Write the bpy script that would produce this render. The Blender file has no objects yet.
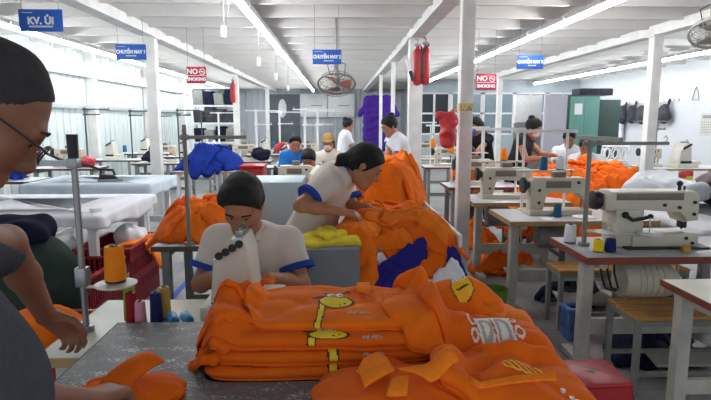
import bpy, bmesh, math, random
import numpy as np
from mathutils import Vector, Matrix, Euler

SC = bpy.context.scene
COL = SC.collection
R = math.radians
rnd = random.Random(7)

# ------------------------------------------------------------------ camera, world, exposure
FPX = 540.0
PITCH = math.atan(80 / 540.0)
YAW = R(1.85)
CAMZ = 1.5
cam_d = bpy.data.cameras.new('camera')
cam_d.sensor_width = 36.0
cam_d.lens = FPX * 36.0 / 711.0
cam_d.clip_start = 0.05
cam_d.clip_end = 200
cam = bpy.data.objects.new('camera', cam_d)
COL.objects.link(cam)
cam.location = (0, 0, CAMZ)
cam.rotation_euler = Euler((math.pi / 2 - PITCH, 0, -YAW), 'XYZ')
SC.camera = cam

w = bpy.data.worlds.new('world')
SC.world = w
w.use_nodes = True
w.node_tree.nodes['Background'].inputs[0].default_value = (0.86, 0.93, 1.0, 1)
w.node_tree.nodes['Background'].inputs[1].default_value = 0.7
SC.view_settings.view_transform = 'Standard'
SC.view_settings.look = 'None'
SC.view_settings.gamma = 1.0
SC.view_settings.exposure = 0.42
TUBE_POWER = 46.0


def at(px, py, Y):
    """world point seen at pixel (px, py) of the photograph at distance Y"""
    d = Vector(((px - 355.5) / FPX, -(py - 200.0) / FPX, -1.0))
    d.rotate(cam.rotation_euler)
    return Vector((0, 0, CAMZ)) + d * (Y / d.y)


def atz(px, py, z):
    d = Vector(((px - 355.5) / FPX, -(py - 200.0) / FPX, -1.0))
    d.rotate(cam.rotation_euler)
    return Vector((0, 0, CAMZ)) + d * ((z - CAMZ) / d.z)


# ------------------------------------------------------------------ materials
def lin(c):
    return tuple((v / 255 / 12.92) if v / 255 <= 0.04045 else ((v / 255 + 0.055) / 1.055) ** 2.4 for v in c)


MATS = {}


def mat(name, rgb, rough=0.6, metal=0.0, var=0.08, scale=12.0, bump=0.0, emit=0.0, spec=0.4, trans=0.0, sheen=0.0, crease=0.0):
    if name in MATS:
        return MATS[name]
    m = bpy.data.materials.new(name)
    m.use_nodes = True
    nt = m.node_tree
    b = nt.nodes['Principled BSDF']
    c = lin(rgb)
    b.inputs['Roughness'].default_value = rough
    b.inputs['Metallic'].default_value = metal
    b.inputs['Specular IOR Level'].default_value = spec
    if trans:
        b.inputs['Transmission Weight'].default_value = trans
    if sheen:
        b.inputs['Sheen Weight'].default_value = sheen
    b.inputs['Base Color'].default_value = (*c, 1)
    if emit:
        b.inputs['Emission Color'].default_value = (*c, 1)
        b.inputs['Emission Strength'].default_value = emit
    elif var:
        tc = nt.nodes.new('ShaderNodeTexCoord')
        nz = nt.nodes.new('ShaderNodeTexNoise')
        nz.inputs['Scale'].default_value = scale
        nz.inputs['Detail'].default_value = 4
        nt.links.new(tc.outputs['Object'], nz.inputs['Vector'])
        rp = nt.nodes.new('ShaderNodeValToRGB')
        rp.color_ramp.elements[0].position = 0.3
        rp.color_ramp.elements[1].position = 0.7
        rp.color_ramp.elements[0].color = (*[max(0, v * (1 - var)) for v in c], 1)
        rp.color_ramp.elements[1].color = (*[min(1, v * (1 + var)) for v in c], 1)
        nt.links.new(nz.outputs['Fac'], rp.inputs['Fac'])
        nt.links.new(rp.outputs['Color'], b.inputs['Base Color'])
        if bump:
            bp = nt.nodes.new('ShaderNodeBump')
            bp.inputs['Strength'].default_value = bump
            bp.inputs['Distance'].default_value = 0.01
            nz2 = nt.nodes.new('ShaderNodeTexNoise')
            nz2.inputs['Scale'].default_value = scale * 6
            nt.links.new(tc.outputs['Object'], nz2.inputs['Vector'])
            nt.links.new(nz2.outputs['Fac'], bp.inputs['Height'])
            nt.links.new(bp.outputs['Normal'], b.inputs['Normal'])
    if crease:
        tc = nt.nodes.new('ShaderNodeTexCoord')
        nz = nt.nodes.new('ShaderNodeTexNoise')
        nz.noise_type = 'RIDGED_MULTIFRACTAL'
        nz.inputs['Scale'].default_value = 7.0
        nz.inputs['Detail'].default_value = 2.5
        nz.inputs['Distortion'].default_value = 0.8
        bp = nt.nodes.new('ShaderNodeBump')
        bp.invert = True
        bp.inputs['Strength'].default_value = crease
        bp.inputs['Distance'].default_value = 0.02
        nt.links.new(tc.outputs['Object'], nz.inputs['Vector'])
        nt.links.new(nz.outputs['Fac'], bp.inputs['Height'])
        nt.links.new(bp.outputs['Normal'], b.inputs['Normal'])
    MATS[name] = m
    return m


def worn_mat(name, rgb, wear, rough=0.45, lo=0.56, hi=0.66, scale=40, stretch=(1, 1, 1)):
    """a painted or laminated top with scuffs of its own"""
    m = mat(name, rgb, rough=rough, var=0)
    nt = m.node_tree
    b = nt.nodes['Principled BSDF']
    tc = nt.nodes.new('ShaderNodeTexCoord')
    mp = nt.nodes.new('ShaderNodeMapping')
    mp.inputs['Scale'].default_value = stretch
    nt.links.new(tc.outputs['Object'], mp.inputs['Vector'])
    n1 = nt.nodes.new('ShaderNodeTexNoise')
    n1.inputs['Scale'].default_value = scale
    n1.inputs['Detail'].default_value = 8
    n1.inputs['Roughness'].default_value = 0.7
    n2 = nt.nodes.new('ShaderNodeTexNoise')
    n2.inputs['Scale'].default_value = scale * 0.12
    n2.inputs['Detail'].default_value = 2
    for n in (n1, n2):
        nt.links.new(mp.outputs['Vector'], n.inputs['Vector'])
    add = nt.nodes.new('ShaderNodeMath')
    add.operation = 'MULTIPLY_ADD'
    add.inputs[1].default_value = 0.45
    nt.links.new(n2.outputs['Fac'], add.inputs[0])
    sub = nt.nodes.new('ShaderNodeMath')
    sub.operation = 'ADD'
    sub.inputs[1].default_value = -0.225
    nt.links.new(n1.outputs['Fac'], sub.inputs[0])
    nt.links.new(sub.outputs[0], add.inputs[2])
    rp = nt.nodes.new('ShaderNodeValToRGB')
    rp.color_ramp.elements[0].position = lo
    rp.color_ramp.elements[1].position = hi
    rp.color_ramp.elements[0].color = (*lin(rgb), 1)
    rp.color_ramp.elements[1].color = (*lin(wear), 1)
    nt.links.new(add.outputs[0], rp.inputs['Fac'])
    nt.links.new(rp.outputs['Color'], b.inputs['Base Color'])
    return m


def wood_mat(name, c1, c2, rough=0.45):
    m = mat(name, c1, rough=rough, var=0)
    nt = m.node_tree
    b = nt.nodes['Principled BSDF']
    tc = nt.nodes.new('ShaderNodeTexCoord')
    mp = nt.nodes.new('ShaderNodeMapping')
    mp.inputs['Scale'].default_value = (1.5, 18, 18)
    nz = nt.nodes.new('ShaderNodeTexNoise')
    nz.inputs['Scale'].default_value = 3
    nz.inputs['Detail'].default_value = 6
    rp = nt.nodes.new('ShaderNodeValToRGB')
    rp.color_ramp.elements[0].position = 0.35
    rp.color_ramp.elements[1].position = 0.7
    rp.color_ramp.elements[0].color = (*lin(c1), 1)
    rp.color_ramp.elements[1].color = (*lin(c2), 1)
    nt.links.new(tc.outputs['Object'], mp.inputs['Vector'])
    nt.links.new(mp.outputs['Vector'], nz.inputs['Vector'])
    nt.links.new(nz.outputs['Fac'], rp.inputs['Fac'])
    nt.links.new(rp.outputs['Color'], b.inputs['Base Color'])
    return m


def tile_mat(name, c1, grout, size):
    m = mat(name, c1, rough=0.35, var=0)
    nt = m.node_tree
    b = nt.nodes['Principled BSDF']
    tc = nt.nodes.new('ShaderNodeTexCoord')
    br = nt.nodes.new('ShaderNodeTexBrick')
    br.offset = 0.0
    br.inputs['Scale'].default_value = 1.0
    br.inputs['Brick Width'].default_value = size
    br.inputs['Row Height'].default_value = size
    br.inputs['Mortar Size'].default_value = 0.004
    br.inputs['Color1'].default_value = (*lin(c1), 1)
    br.inputs['Color2'].default_value = (*lin([v * 0.95 for v in c1]), 1)
    br.inputs['Mortar'].default_value = (*lin(grout), 1)
    nz = nt.nodes.new('ShaderNodeTexNoise')
    nz.inputs['Scale'].default_value = 2.2
    nz.inputs['Detail'].default_value = 7
    rp = nt.nodes.new('ShaderNodeValToRGB')
    rp.color_ramp.elements[0].position = 0.35
    rp.color_ramp.elements[1].position = 0.62
    rp.color_ramp.elements[0].color = (0.55, 0.54, 0.52, 1)
    rp.color_ramp.elements[1].color = (1, 1, 1, 1)
    mx = nt.nodes.new('ShaderNodeMix')
    mx.data_type = 'RGBA'
    mx.blend_type = 'MULTIPLY'
    mx.inputs[0].default_value = 0.8
    nt.links.new(tc.outputs['Object'], br.inputs['Vector'])
    nt.links.new(tc.outputs['Object'], nz.inputs['Vector'])
    nt.links.new(nz.outputs['Fac'], rp.inputs['Fac'])
    nt.links.new(br.outputs['Color'], mx.inputs[6])
    nt.links.new(rp.outputs['Color'], mx.inputs[7])
    nt.links.new(mx.outputs[2], b.inputs['Base Color'])
    return m


M_white = mat('white_paint', (232, 234, 234), 0.5)
M_post = mat('post_paint', (226, 226, 222), 0.5, var=0.1, scale=5)
M_ceil = mat('ceiling_sheet', (222, 221, 217), 0.6, var=0.04, scale=2)
M_wall = mat('wall_sheet', (200, 211, 211), 0.5, var=0.03, scale=2)
M_plaster = mat('wall_plaster', (206, 210, 214), 0.7, var=0.03, scale=2)
M_floor = tile_mat('floor_tile', (154, 154, 155), (120, 120, 120), 0.4)
M_tube = mat('lit_tube', (250, 252, 255), emit=TUBE_POWER)
M_steel = mat('steel', (150, 152, 155), 0.35, 0.8)
M_greymetal = mat('grey_painted_metal', (135, 136, 132), 0.5, var=0.12)
M_palemetal = mat('pale_painted_metal', (186, 184, 174), 0.5, var=0.12)
M_dark = mat('dark_plastic', (34, 34, 36), 0.45)
M_cream = mat('machine_cream', (206, 200, 182), 0.35, var=0.05, scale=8)
M_creamwhite = mat('machine_white', (222, 218, 206), 0.35, var=0.05, scale=8)
M_greymach = mat('machine_grey_panel', (122, 112, 102), 0.4)
M_lam = mat('white_laminate', (214, 218, 222), 0.3, var=0.05, scale=6)
M_laminate_grey = worn_mat('grey_laminate', (176, 178, 184), (205, 206, 208), 0.3, scale=20)
M_edge_tan = mat('tan_edge', (170, 140, 92), 0.5, var=0.15)
M_edge_red = mat('red_brown_edge', (128, 62, 46), 0.45, var=0.15)
M_edge_dark = mat('dark_edge', (82, 72, 60), 0.5, var=0.15)
M_wood = wood_mat('bench_wood', (172, 120, 58), (206, 158, 92))
M_orange = mat('orange_cotton', (242, 116, 20), 0.85, var=0.06, scale=9, spec=0.15, sheen=0.05, crease=0.7)
M_orange2 = mat('orange_cotton_deep', (235, 105, 18), 0.85, var=0.06, scale=9, spec=0.15, sheen=0.05, crease=0.7)
M_orange3 = mat('orange_cotton_light', (248, 130, 34), 0.85, var=0.06, scale=9, spec=0.15, sheen=0.05, crease=0.7)
M_collar = mat('orange_rib', (246, 130, 36), 0.9, var=0.08, scale=60, bump=0.1, spec=0.1)
M_navy = mat('navy_cotton', (46, 42, 128), 0.9, var=0.12, spec=0.1, crease=0.4)
M_blue = mat('royal_blue_cotton', (26, 48, 132), 0.9, var=0.12, spec=0.1, crease=0.4)
M_purple = mat('purple_cotton', (66, 40, 128), 0.9, var=0.1, spec=0.1)
M_yellowcloth = mat('yellow_cotton', (236, 214, 70), 0.9, var=0.08, spec=0.1, crease=0.4)
M_whitecloth = mat('white_cotton', (226, 228, 234), 0.9, var=0.04, spec=0.1)
M_whitebag = mat('white_plastic_film', (200, 205, 210), 0.35, var=0.06, scale=20)
M_darkgreen = mat('dark_green_cotton', (52, 68, 62), 0.9, var=0.15, spec=0.1)
M_darknavy = mat('dark_navy_cotton', (30, 34, 54), 0.9, var=0.2, spec=0.1)
M_maroon = mat('maroon_film', (62, 26, 34), 0.5, var=0.2)
M_skin = mat('skin', (176, 122, 92), 0.55, var=0.06, scale=14)
M_skin_dark = mat('skin_tanned', (138, 90, 68), 0.55, var=0.06, scale=14)
M_hair = mat('black_hair', (20, 18, 18), 0.7, var=0.25, scale=60, bump=0.4)
M_buzz = mat('short_black_hair', (52, 48, 50), 0.8, var=0.2, scale=90, bump=0.4)
M_tee = mat('charcoal_jersey', (74, 78, 84), 0.95, var=0.1, scale=90, bump=0.15, spec=0.1)
M_polo = mat('white_polo', (226, 216, 206), 0.9, var=0.03, spec=0.1)
M_cuff = mat('blue_rib', (48, 76, 170), 0.9, var=0.08, spec=0.1)
M_trouser = mat('grey_trouser', (72, 74, 82), 0.9, var=0.1, spec=0.1)
M_trouser_pale = mat('beige_trouser', (176, 166, 156), 0.9, var=0.06, spec=0.1)
M_jean = mat('dark_denim', (38, 44, 62), 0.9, var=0.12, spec=0.1)
M_shoe = mat('dark_shoe', (40, 38, 38), 0.6)
M_red = mat('red_plastic', (168, 26, 34), 0.4, var=0.06)
M_crate = mat('crimson_crate', (150, 22, 36), 0.45, var=0.08)
M_redfabric = mat('red_canister', (172, 34, 44), 0.35, var=0.1)
M_bluepl = mat('blue_plastic', (84, 120, 178), 0.45)
M_greenpl = mat('green_plastic', (104, 158, 62), 0.45)
M_teal = mat('teal_cabinet', (96, 148, 138), 0.5, var=0.05, scale=4)
M_dteal = mat('dark_teal_cabinet', (54, 78, 74), 0.5, var=0.05, scale=4)
M_lilac = mat('grey_lilac_panel', (168, 168, 178), 0.6, var=0.08, scale=30)
M_paper = mat('paper', (232, 234, 236), 0.8, var=0.02)
M_signblue = mat('sign_blue', (46, 98, 190), 0.4, var=0.03)
M_signred = mat('sign_red', (190, 40, 56), 0.4, var=0.03)
M_ink = mat('white_ink', (240, 242, 246), 0.5, var=0)
M_glass = mat('blue_grey_glass', (118, 138, 148), 0.2, var=0.06, scale=1.5, spec=0.6)
M_darkdoor = mat('dark_door', (44, 50, 58), 0.35, var=0.1, scale=2)
M_palegreen = mat('pale_blue_steel', (176, 202, 212), 0.45, var=0.04, scale=4)
M_tape = mat('blue_tape', (40, 92, 190), 0.5, var=0.03)
M_rubbish = mat('dark_clutter', (58, 60, 68), 0.8, var=0.3, scale=14)
M_gy = mat('giraffe_yellow', (236, 206, 40), 0.7, var=0.05)
M_outline = mat('print_dark', (70, 48, 34), 0.8, var=0)
M_greyprint = mat('print_grey', (176, 172, 168), 0.8, var=0)
M_whiteprint = mat('print_white', (232, 228, 222), 0.8, var=0)
M_yellowprint = mat('print_yellow', (248, 190, 40), 0.8, var=0)


def thread_mat(name, rgb):
    m = mat(name, rgb, 0.6, var=0, spec=0.2)
    nt = m.node_tree
    b = nt.nodes['Principled BSDF']
    tc = nt.nodes.new('ShaderNodeTexCoord')
    wv = nt.nodes.new('ShaderNodeTexWave')
    wv.bands_direction = 'Z'
    wv.inputs['Scale'].default_value = 160
    bp = nt.nodes.new('ShaderNodeBump')
    bp.inputs['Strength'].default_value = 0.25
    bp.inputs['Distance'].default_value = 0.002
    nt.links.new(tc.outputs['Object'], wv.inputs['Vector'])
    nt.links.new(wv.outputs['Fac'], bp.inputs['Height'])
    nt.links.new(bp.outputs['Normal'], b.inputs['Normal'])
    return m


T_orange = thread_mat('orange_thread', (246, 140, 22))
T_white = thread_mat('white_thread', (230, 232, 238))
T_teal = thread_mat('teal_thread', (36, 104, 140))
T_navy = thread_mat('navy_thread', (30, 38, 96))
T_pink = thread_mat('pink_thread', (232, 156, 178))
T_red = thread_mat('red_thread', (156, 30, 46))
T_yellow = thread_mat('yellow_thread', (240, 208, 30))
T_lime = thread_mat('lime_thread', (150, 176, 40))


# ------------------------------------------------------------------ mesh helpers
class MB:
    def __init__(self):
        self.bm = bmesh.new()
        self.mi = 0

    def _mark(self, faces):
        for f in faces:
            f.material_index = self.mi

    def box(self, c, s, rot=None, bevel=0.0, taper=None):
        """c centre, s full sizes"""
        r = bmesh.ops.create_cube(self.bm, size=1.0)
        vs = r['verts']
        for v in vs:
            k = 1.0
            if taper and v.co.z > 0:
                v.co.x *= taper[0]
                v.co.y *= taper[1]
            v.co = Vector((v.co.x * s[0], v.co.y * s[1], v.co.z * s[2]))
        if rot is not None:
            bmesh.ops.rotate(self.bm, verts=vs, matrix=Euler(rot).to_matrix())
        bmesh.ops.translate(self.bm, verts=vs, vec=c)
        fs = list({f for v in vs for f in v.link_faces})
        self._mark(fs)
        if bevel:
            es = list({e for v in vs for e in v.link_edges})
            rr = bmesh.ops.bevel(self.bm, geom=es, offset=bevel, segments=2, affect='EDGES', profile=0.5)
            self._mark(rr['faces'])
        return self

    def cyl(self, p0, p1, r0, r1=None, seg=14, cap=True):
        p0, p1 = Vector(p0), Vector(p1)
        r1 = r0 if r1 is None else r1
        d = p1 - p0
        L = d.length
        if L < 1e-7:
            return self
        q = d.to_track_quat('Z', 'Y').to_matrix().to_4x4()
        m = Matrix.Translation((p0 + p1) / 2) @ q
        r = bmesh.ops.create_cone(self.bm, cap_ends=cap, segments=seg, radius1=r0, radius2=r1, depth=L, matrix=m)
        self._mark({f for v in r['verts'] for f in v.link_faces})
        return self

    def tube(self, pts, r, seg=8, closed=False):
        pts = [Vector(p) for p in pts]
        rings = []
        n = len(pts)
        prev = None
        for i, p in enumerate(pts):
            if closed:
                t = pts[(i + 1) % n] - pts[i - 1]
            else:
                t = pts[min(i + 1, n - 1)] - pts[max(i - 1, 0)]
            t.normalize()
            if prev is None:
                a = Vector((0, 0, 1)) if abs(t.z) < 0.9 else Vector((1, 0, 0))
                u = t.cross(a).normalized()
            else:
                u = (prev - t * prev.dot(t)).normalized()
            prev = u
            v = t.cross(u)
            rr = r[i] if isinstance(r, (list, tuple)) else r
            rings.append([self.bm.verts.new(p + (u * math.cos(2 * math.pi * k / seg) + v * math.sin(2 * math.pi * k / seg)) * rr) for k in range(seg)])
        m = n if closed else n - 1
        for i in range(m):
            A, B = rings[i], rings[(i + 1) % n]
            for k in range(seg):
                f = self.bm.faces.new((A[k], A[(k + 1) % seg], B[(k + 1) % seg], B[k]))
                f.material_index = self.mi
        if not closed:
            f = self.bm.faces.new(list(reversed(rings[0])))
            f.material_index = self.mi
            f = self.bm.faces.new(rings[-1])
            f.material_index = self.mi
        return self

    def lathe(self, prof, c=(0, 0, 0), seg=20, axis='z'):
        c = Vector(c)
        rings = []
        for (r, z) in prof:
            ring = []
            for k in range(seg):
                a = 2 * math.pi * k / seg
                p = (r * math.cos(a), r * math.sin(a), z)
                if axis == 'x':
                    p = (p[2], p[0], p[1])
                elif axis == 'y':
                    p = (p[1], p[2], p[0])
                ring.append(self.bm.verts.new(c + Vector(p)))
            rings.append(ring)
        for A, B in zip(rings, rings[1:]):
            for k in range(seg):
                f = self.bm.faces.new((A[k], A[(k + 1) % seg], B[(k + 1) % seg], B[k]))
                f.material_index = self.mi
        for ring, rev in ((rings[0], True), (rings[-1], False)):
            f = self.bm.faces.new(list(reversed(ring)) if rev else ring)
            f.material_index = self.mi
        return self

    def prism(self, poly, y0, y1, bevel=0.0, plane='xz', inset=0.0):
        """extrude a 2-D outline; plane xz -> along y, xy -> along z, yz -> along x"""
        def P(a, b, h):
            return {'xz': (a, h, b), 'xy': (a, b, h), 'yz': (h, a, b)}[plane]
        A = [self.bm.verts.new(P(a, b, y0)) for a, b in poly]
        B = [self.bm.verts.new(P(a, b, y1)) for a, b in poly]
        n = len(poly)
        fs = [self.bm.faces.new(A), self.bm.faces.new(list(reversed(B)))]
        for k in range(n):
            fs.append(self.bm.faces.new((A[k], B[k], B[(k + 1) % n], A[(k + 1) % n])))
        self._mark(fs)
        if bevel:
            es = list({e for f in fs[:2] for e in f.edges})
            rr = bmesh.ops.bevel(self.bm, geom=es, offset=bevel, segments=2, affect='EDGES', profile=0.5)
            self._mark(rr['faces'])
        return self

    def ball(self, c, r, seg=14, rot=None):
        m = Matrix.Translation(c)
        if rot is not None:
            m = m @ Euler(rot).to_matrix().to_4x4()
        rr = r if isinstance(r, (tuple, list)) else (r, r, r)
        m = m @ Matrix.Diagonal((*rr, 1))
        o = bmesh.ops.create_uvsphere(self.bm, u_segments=seg, v_segments=max(6, seg * 2 // 3), radius=1, matrix=m)
        self._mark({f for v in o['verts'] for f in v.link_faces})
        return self

    def build(self, name, mats, parent=None, loc=None, rot=None, smooth=True):
        bm = self.bm
        bmesh.ops.recalc_face_normals(bm, faces=bm.faces)
        me = bpy.data.meshes.new(name)
        bm.to_mesh(me)
        bm.free()
        if not isinstance(mats, (list, tuple)):
            mats = [mats]
        for m in mats:
            me.materials.append(m)
        if smooth:
            smooth_by_angle(me)
        o = bpy.data.objects.new(name, me)
        COL.objects.link(o)
        if parent is not None:
            o.parent = parent
        if loc is not None:
            o.location = loc
        if rot is not None:
            o.rotation_euler = rot
        return o


def parts_build(name, shapes, m, parent):
    """one object per piece: shapes is a list of functions that draw into a fresh MB"""
    for fn in shapes:
        b_ = MB()
        fn(b_)
        b_.build(name, m, parent)


def smooth_by_angle(me, ang=38):
    me.polygons.foreach_set('use_smooth', [True] * len(me.polygons))
    try:
        me.set_sharp_from_angle(angle=R(ang))
    except Exception:
        pass


def mesh_obj(name, verts, faces, mats, parent=None, loc=(0, 0, 0), smooth=True, fmat=None):
    me = bpy.data.meshes.new(name)
    me.from_pydata([tuple(v) for v in verts], [], [tuple(int(i) for i in f) for f in faces])
    if not isinstance(mats, (list, tuple)):
        mats = [mats]
    for m in mats:
        me.materials.append(m)
    if fmat is not None:
        me.polygons.foreach_set('material_index', fmat)
    if smooth:
        me.polygons.foreach_set('use_smooth', [True] * len(me.polygons))
    me.update()
    o = bpy.data.objects.new(name, me)
    COL.objects.link(o)
    o.parent = parent
    o.location = loc
    return o


def tag(o, label=None, cat=None, group=None, kind=None):
    if label:
        o['label'] = label
    if cat:
        o['category'] = cat
    if group:
        o['group'] = group
    if kind:
        o['kind'] = kind
    return o


def thing(name, label, cat, loc=(0, 0, 0), rz=0.0, group=None):
    o = bpy.data.objects.new(name, None)
    o.empty_display_size = 0.1
    COL.objects.link(o)
    o.location = loc
    o.rotation_euler = (0, 0, rz)
    return tag(o, label, cat, group)


def struct(name, mb, m, **k):
    o = mb.build(name, m, **k)
    o['kind'] = 'structure'
    return o


KIDS = {}


def dup(root, loc, rz=None, label=None, group=None):
    bpy_children = [c for c in root.children]
    r = root.copy()
    COL.objects.link(r)
    r.location = loc
    if rz is not None:
        r.rotation_euler = (0, 0, rz)
    if label:
        r['label'] = label
    if group:
        r['group'] = group

    def rec(src, dst):
        for ch in src.children:
            c = ch.copy()
            COL.objects.link(c)
            c.parent = dst
            rec(ch, c)
    rec(root, r)
    return r


FONT = bpy.data.fonts.load('<builtin>') if '<builtin>' in bpy.data.fonts else None


def text(body, size, m, parent, loc, rot=(math.pi / 2, 0, 0), name='lettering', sx=1.0, bold=0.0):
    cu = bpy.data.curves.new(name, 'FONT')
    cu.body = body
    cu.size = size
    cu.align_x = 'CENTER'
    cu.align_y = 'CENTER'
    cu.extrude = 0.001
    cu.offset = bold
    cu.materials.append(m)
    tmp = bpy.data.objects.new(name, cu)
    COL.objects.link(tmp)
    dg = bpy.context.evaluated_depsgraph_get()
    me = bpy.data.meshes.new_from_object(tmp.evaluated_get(dg))
    bpy.data.objects.remove(tmp)
    for v in me.vertices:
        v.co.x *= sx
    me.transform(Euler(rot).to_matrix().to_4x4())
    o = bpy.data.objects.new(name, me)
    COL.objects.link(o)
    o.parent = parent
    o.location = loc
    return o


# ------------------------------------------------------------------ rounded forms from distance fields (bodies, clothes, bags)
def _pt(P, a):
    return P - np.asarray(a, dtype=np.float32)


def d_cap(P, a, b, ra, rb):
    a = np.asarray(a, np.float32)
    b = np.asarray(b, np.float32)
    ab = b - a
    L = float(ab @ ab) + 1e-9
    ap = P - a
    t = np.clip((ap @ ab) / L, 0, 1)
    q = ap - t[..., None] * ab
    return np.sqrt((q * q).sum(-1)) - (ra + (rb - ra) * t)


def d_ell(P, c, r, M=None):
    q = P - np.asarray(c, np.float32)
    if M is not None:
        q = q @ np.asarray(M, np.float32).T
    r = np.asarray(r, np.float32)
    k0 = np.sqrt(((q / r) ** 2).sum(-1))
    k1 = np.sqrt(((q / (r * r)) ** 2).sum(-1)) + 1e-6
    return k0 * (k0 - 1) / k1


def smin(a, b, k):
    if k <= 0:
        return np.minimum(a, b)
    h = np.clip(0.5 + 0.5 * (b - a) / k, 0, 1)
    return b * (1 - h) + a * h - k * h * (1 - h)


def cap(a, b, ra, rb=None, k=0.03, cut=None, neg=False):
    rb = ra if rb is None else rb
    a, b = np.array(a, float), np.array(b, float)
    lo = np.minimum(a - ra, b - rb)
    hi = np.maximum(a + ra, b + rb)
    return dict(f=lambda P: d_cap(P, a, b, ra, rb), lo=lo, hi=hi, k=k, cut=cut, neg=neg)


def ell(c, r, M=None, k=0.03, cut=None, neg=False):
    c = np.array(c, float)
    R_ = max(r)
    return dict(f=lambda P: d_ell(P, c, r, M), lo=c - R_, hi=c + R_, k=k, cut=cut, neg=neg)


def field_mesh(name, prims, vox, m, parent=None, loc=(0, 0, 0), cuts=(), wrinkle=0.0, wfreq=30.0, seed=0, fn_mat=None):
    """prims in world space; returns an object whose origin is loc"""
    pos = [p for p in prims if not p['neg']]
    lo = np.min([p['lo'] for p in pos], axis=0) - vox * 3 - 0.01
    hi = np.max([p['hi'] for p in pos], axis=0) + vox * 3 + 0.01
    n = np.ceil((hi - lo) / vox).astype(int) + 1
    ax = [lo[i] + vox * np.arange(n[i]) for i in range(3)]
    D = np.full(n, 1.0, np.float32)
    for p in prims:
        pad = p['k'] + vox * 3
        i0 = np.maximum(0, np.floor((p['lo'] - pad - lo) / vox).astype(int))
        i1 = np.minimum(n, np.ceil((p['hi'] + pad - lo) / vox).astype(int) + 1)
        if (i1 <= i0).any():
            continue
        sl = tuple(slice(i0[i], i1[i]) for i in range(3))
        G = np.stack(np.meshgrid(ax[0][sl[0]], ax[1][sl[1]], ax[2][sl[2]], indexing='ij'), -1).astype(np.float32)
        d = p['f'](G)
        if p['cut'] is not None:
            for (c0, nn) in p['cut']:
                d = np.maximum(d, (G - np.asarray(c0, np.float32)) @ np.asarray(nn, np.float32))
        if p['neg']:
            D[sl] = -smin(-D[sl], d, p['k'])
        else:
            D[sl] = smin(D[sl], d, p['k'])
    G = None
    if wrinkle or len(cuts):
        G = np.stack(np.meshgrid(*ax, indexing='ij'), -1).astype(np.float32)
        if wrinkle:
            rs = np.random.RandomState(seed)
            W = np.zeros(n, np.float32)
            for q in range(7):
                kv = rs.normal(size=3)
                kv = kv / np.linalg.norm(kv) * wfreq * (0.5 + rs.rand())
                ph = rs.rand() * 6.28
                kv2 = rs.normal(size=3) * wfreq * 0.25
                W += np.sin(G @ kv.astype(np.float32) + ph + 1.3 * np.sin(G @ kv2.astype(np.float32)))
            D = D + W * (wrinkle / 3.0)
        for (c0, nn) in cuts:
            nn = np.asarray(nn, np.float32)
            nn = nn / np.linalg.norm(nn)
            D = np.maximum(D, (G - np.asarray(c0, np.float32)) @ nn)
    V, F = surface_nets(D, lo, vox)
    V = V - np.asarray(loc, float)
    o = mesh_obj(name, V, F, m, parent, loc=loc if parent is None else (0, 0, 0))
    return o


def surface_nets(D, lo, h):
    S = D < 0
    nx, ny, nz = D.shape
    c = np.zeros((nx - 1, ny - 1, nz - 1), np.int8)
    for i in (0, 1):
        for j in (0, 1):
            for k in (0, 1):
                c += S[i:nx - 1 + i, j:ny - 1 + j, k:nz - 1 + k]
    act = (c > 0) & (c < 8)
    I = np.argwhere(act)
    idx = np.full(act.shape, -1, np.int64)
    idx[act] = np.arange(len(I))
    acc = np.zeros((len(I), 3))
    cnt = np.zeros(len(I))
    corners = [(i, j, k) for i in (0, 1) for j in (0, 1) for k in (0, 1)]
    for a in corners:
        for axis in range(3):
            if a[axis]:
                continue
            b = list(a)
            b[axis] = 1
            da = D[I[:, 0] + a[0], I[:, 1] + a[1], I[:, 2] + a[2]]
            db = D[I[:, 0] + b[0], I[:, 1] + b[1], I[:, 2] + b[2]]
            s = (da < 0) != (db < 0)
            t = np.where(s, da / np.where(s, da - db, 1), 0)
            p = np.array(a, float)[None, :].repeat(len(I), 0)
            p[:, axis] += t
            acc[s] += p[s]
            cnt[s] += 1
    V = (I + acc / cnt[:, None]) * h + lo
    F = []
    for axis in range(3):
        o1, o2 = [(1, 2), (2, 0), (0, 1)][axis]
        s0 = [slice(None)] * 3
        s1 = [slice(None)] * 3
        s0[axis] = slice(0, -1)
        s1[axis] = slice(1, None)
        x = S[tuple(s0)] != S[tuple(s1)]
        E = np.argwhere(x)
        E = E[(E[:, o1] > 0) & (E[:, o2] > 0) & (E[:, o1] < D.shape[o1] - 1) & (E[:, o2] < D.shape[o2] - 1)]
        if not len(E):
            continue
        ins = S[E[:, 0], E[:, 1], E[:, 2]]
        q = []
        for (u, v) in ((-1, -1), (0, -1), (0, 0), (-1, 0)):
            e = E.copy()
            e[:, o1] += u
            e[:, o2] += v
            q.append(idx[e[:, 0], e[:, 1], e[:, 2]])
        q = np.stack(q, 1)
        q[~ins] = q[~ins][:, ::-1]
        F.append(q)
    F = np.concatenate(F)
    return V, F


# ------------------------------------------------------------------ people
def nrm(v):
    v = np.array(v, float)
    return v / (np.linalg.norm(v) + 1e-9)


def elbow_ik(a, b, l1, l2, pole):
    a, b, pole = np.array(a, float), np.array(b, float), np.array(pole, float)
    d = b - a
    L = np.linalg.norm(d)
    d = d / L
    if L >= l1 + l2 - 1e-3:
        return a + d * l1, a + d * (l1 + l2 - 1e-3)
    x = (l1 * l1 - l2 * l2 + L * L) / (2 * L)
    h = math.sqrt(max(0, l1 * l1 - x * x))
    p = pole - d * (pole @ d)
    p = nrm(p)
    return a + d * x + p * h, b


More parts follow.
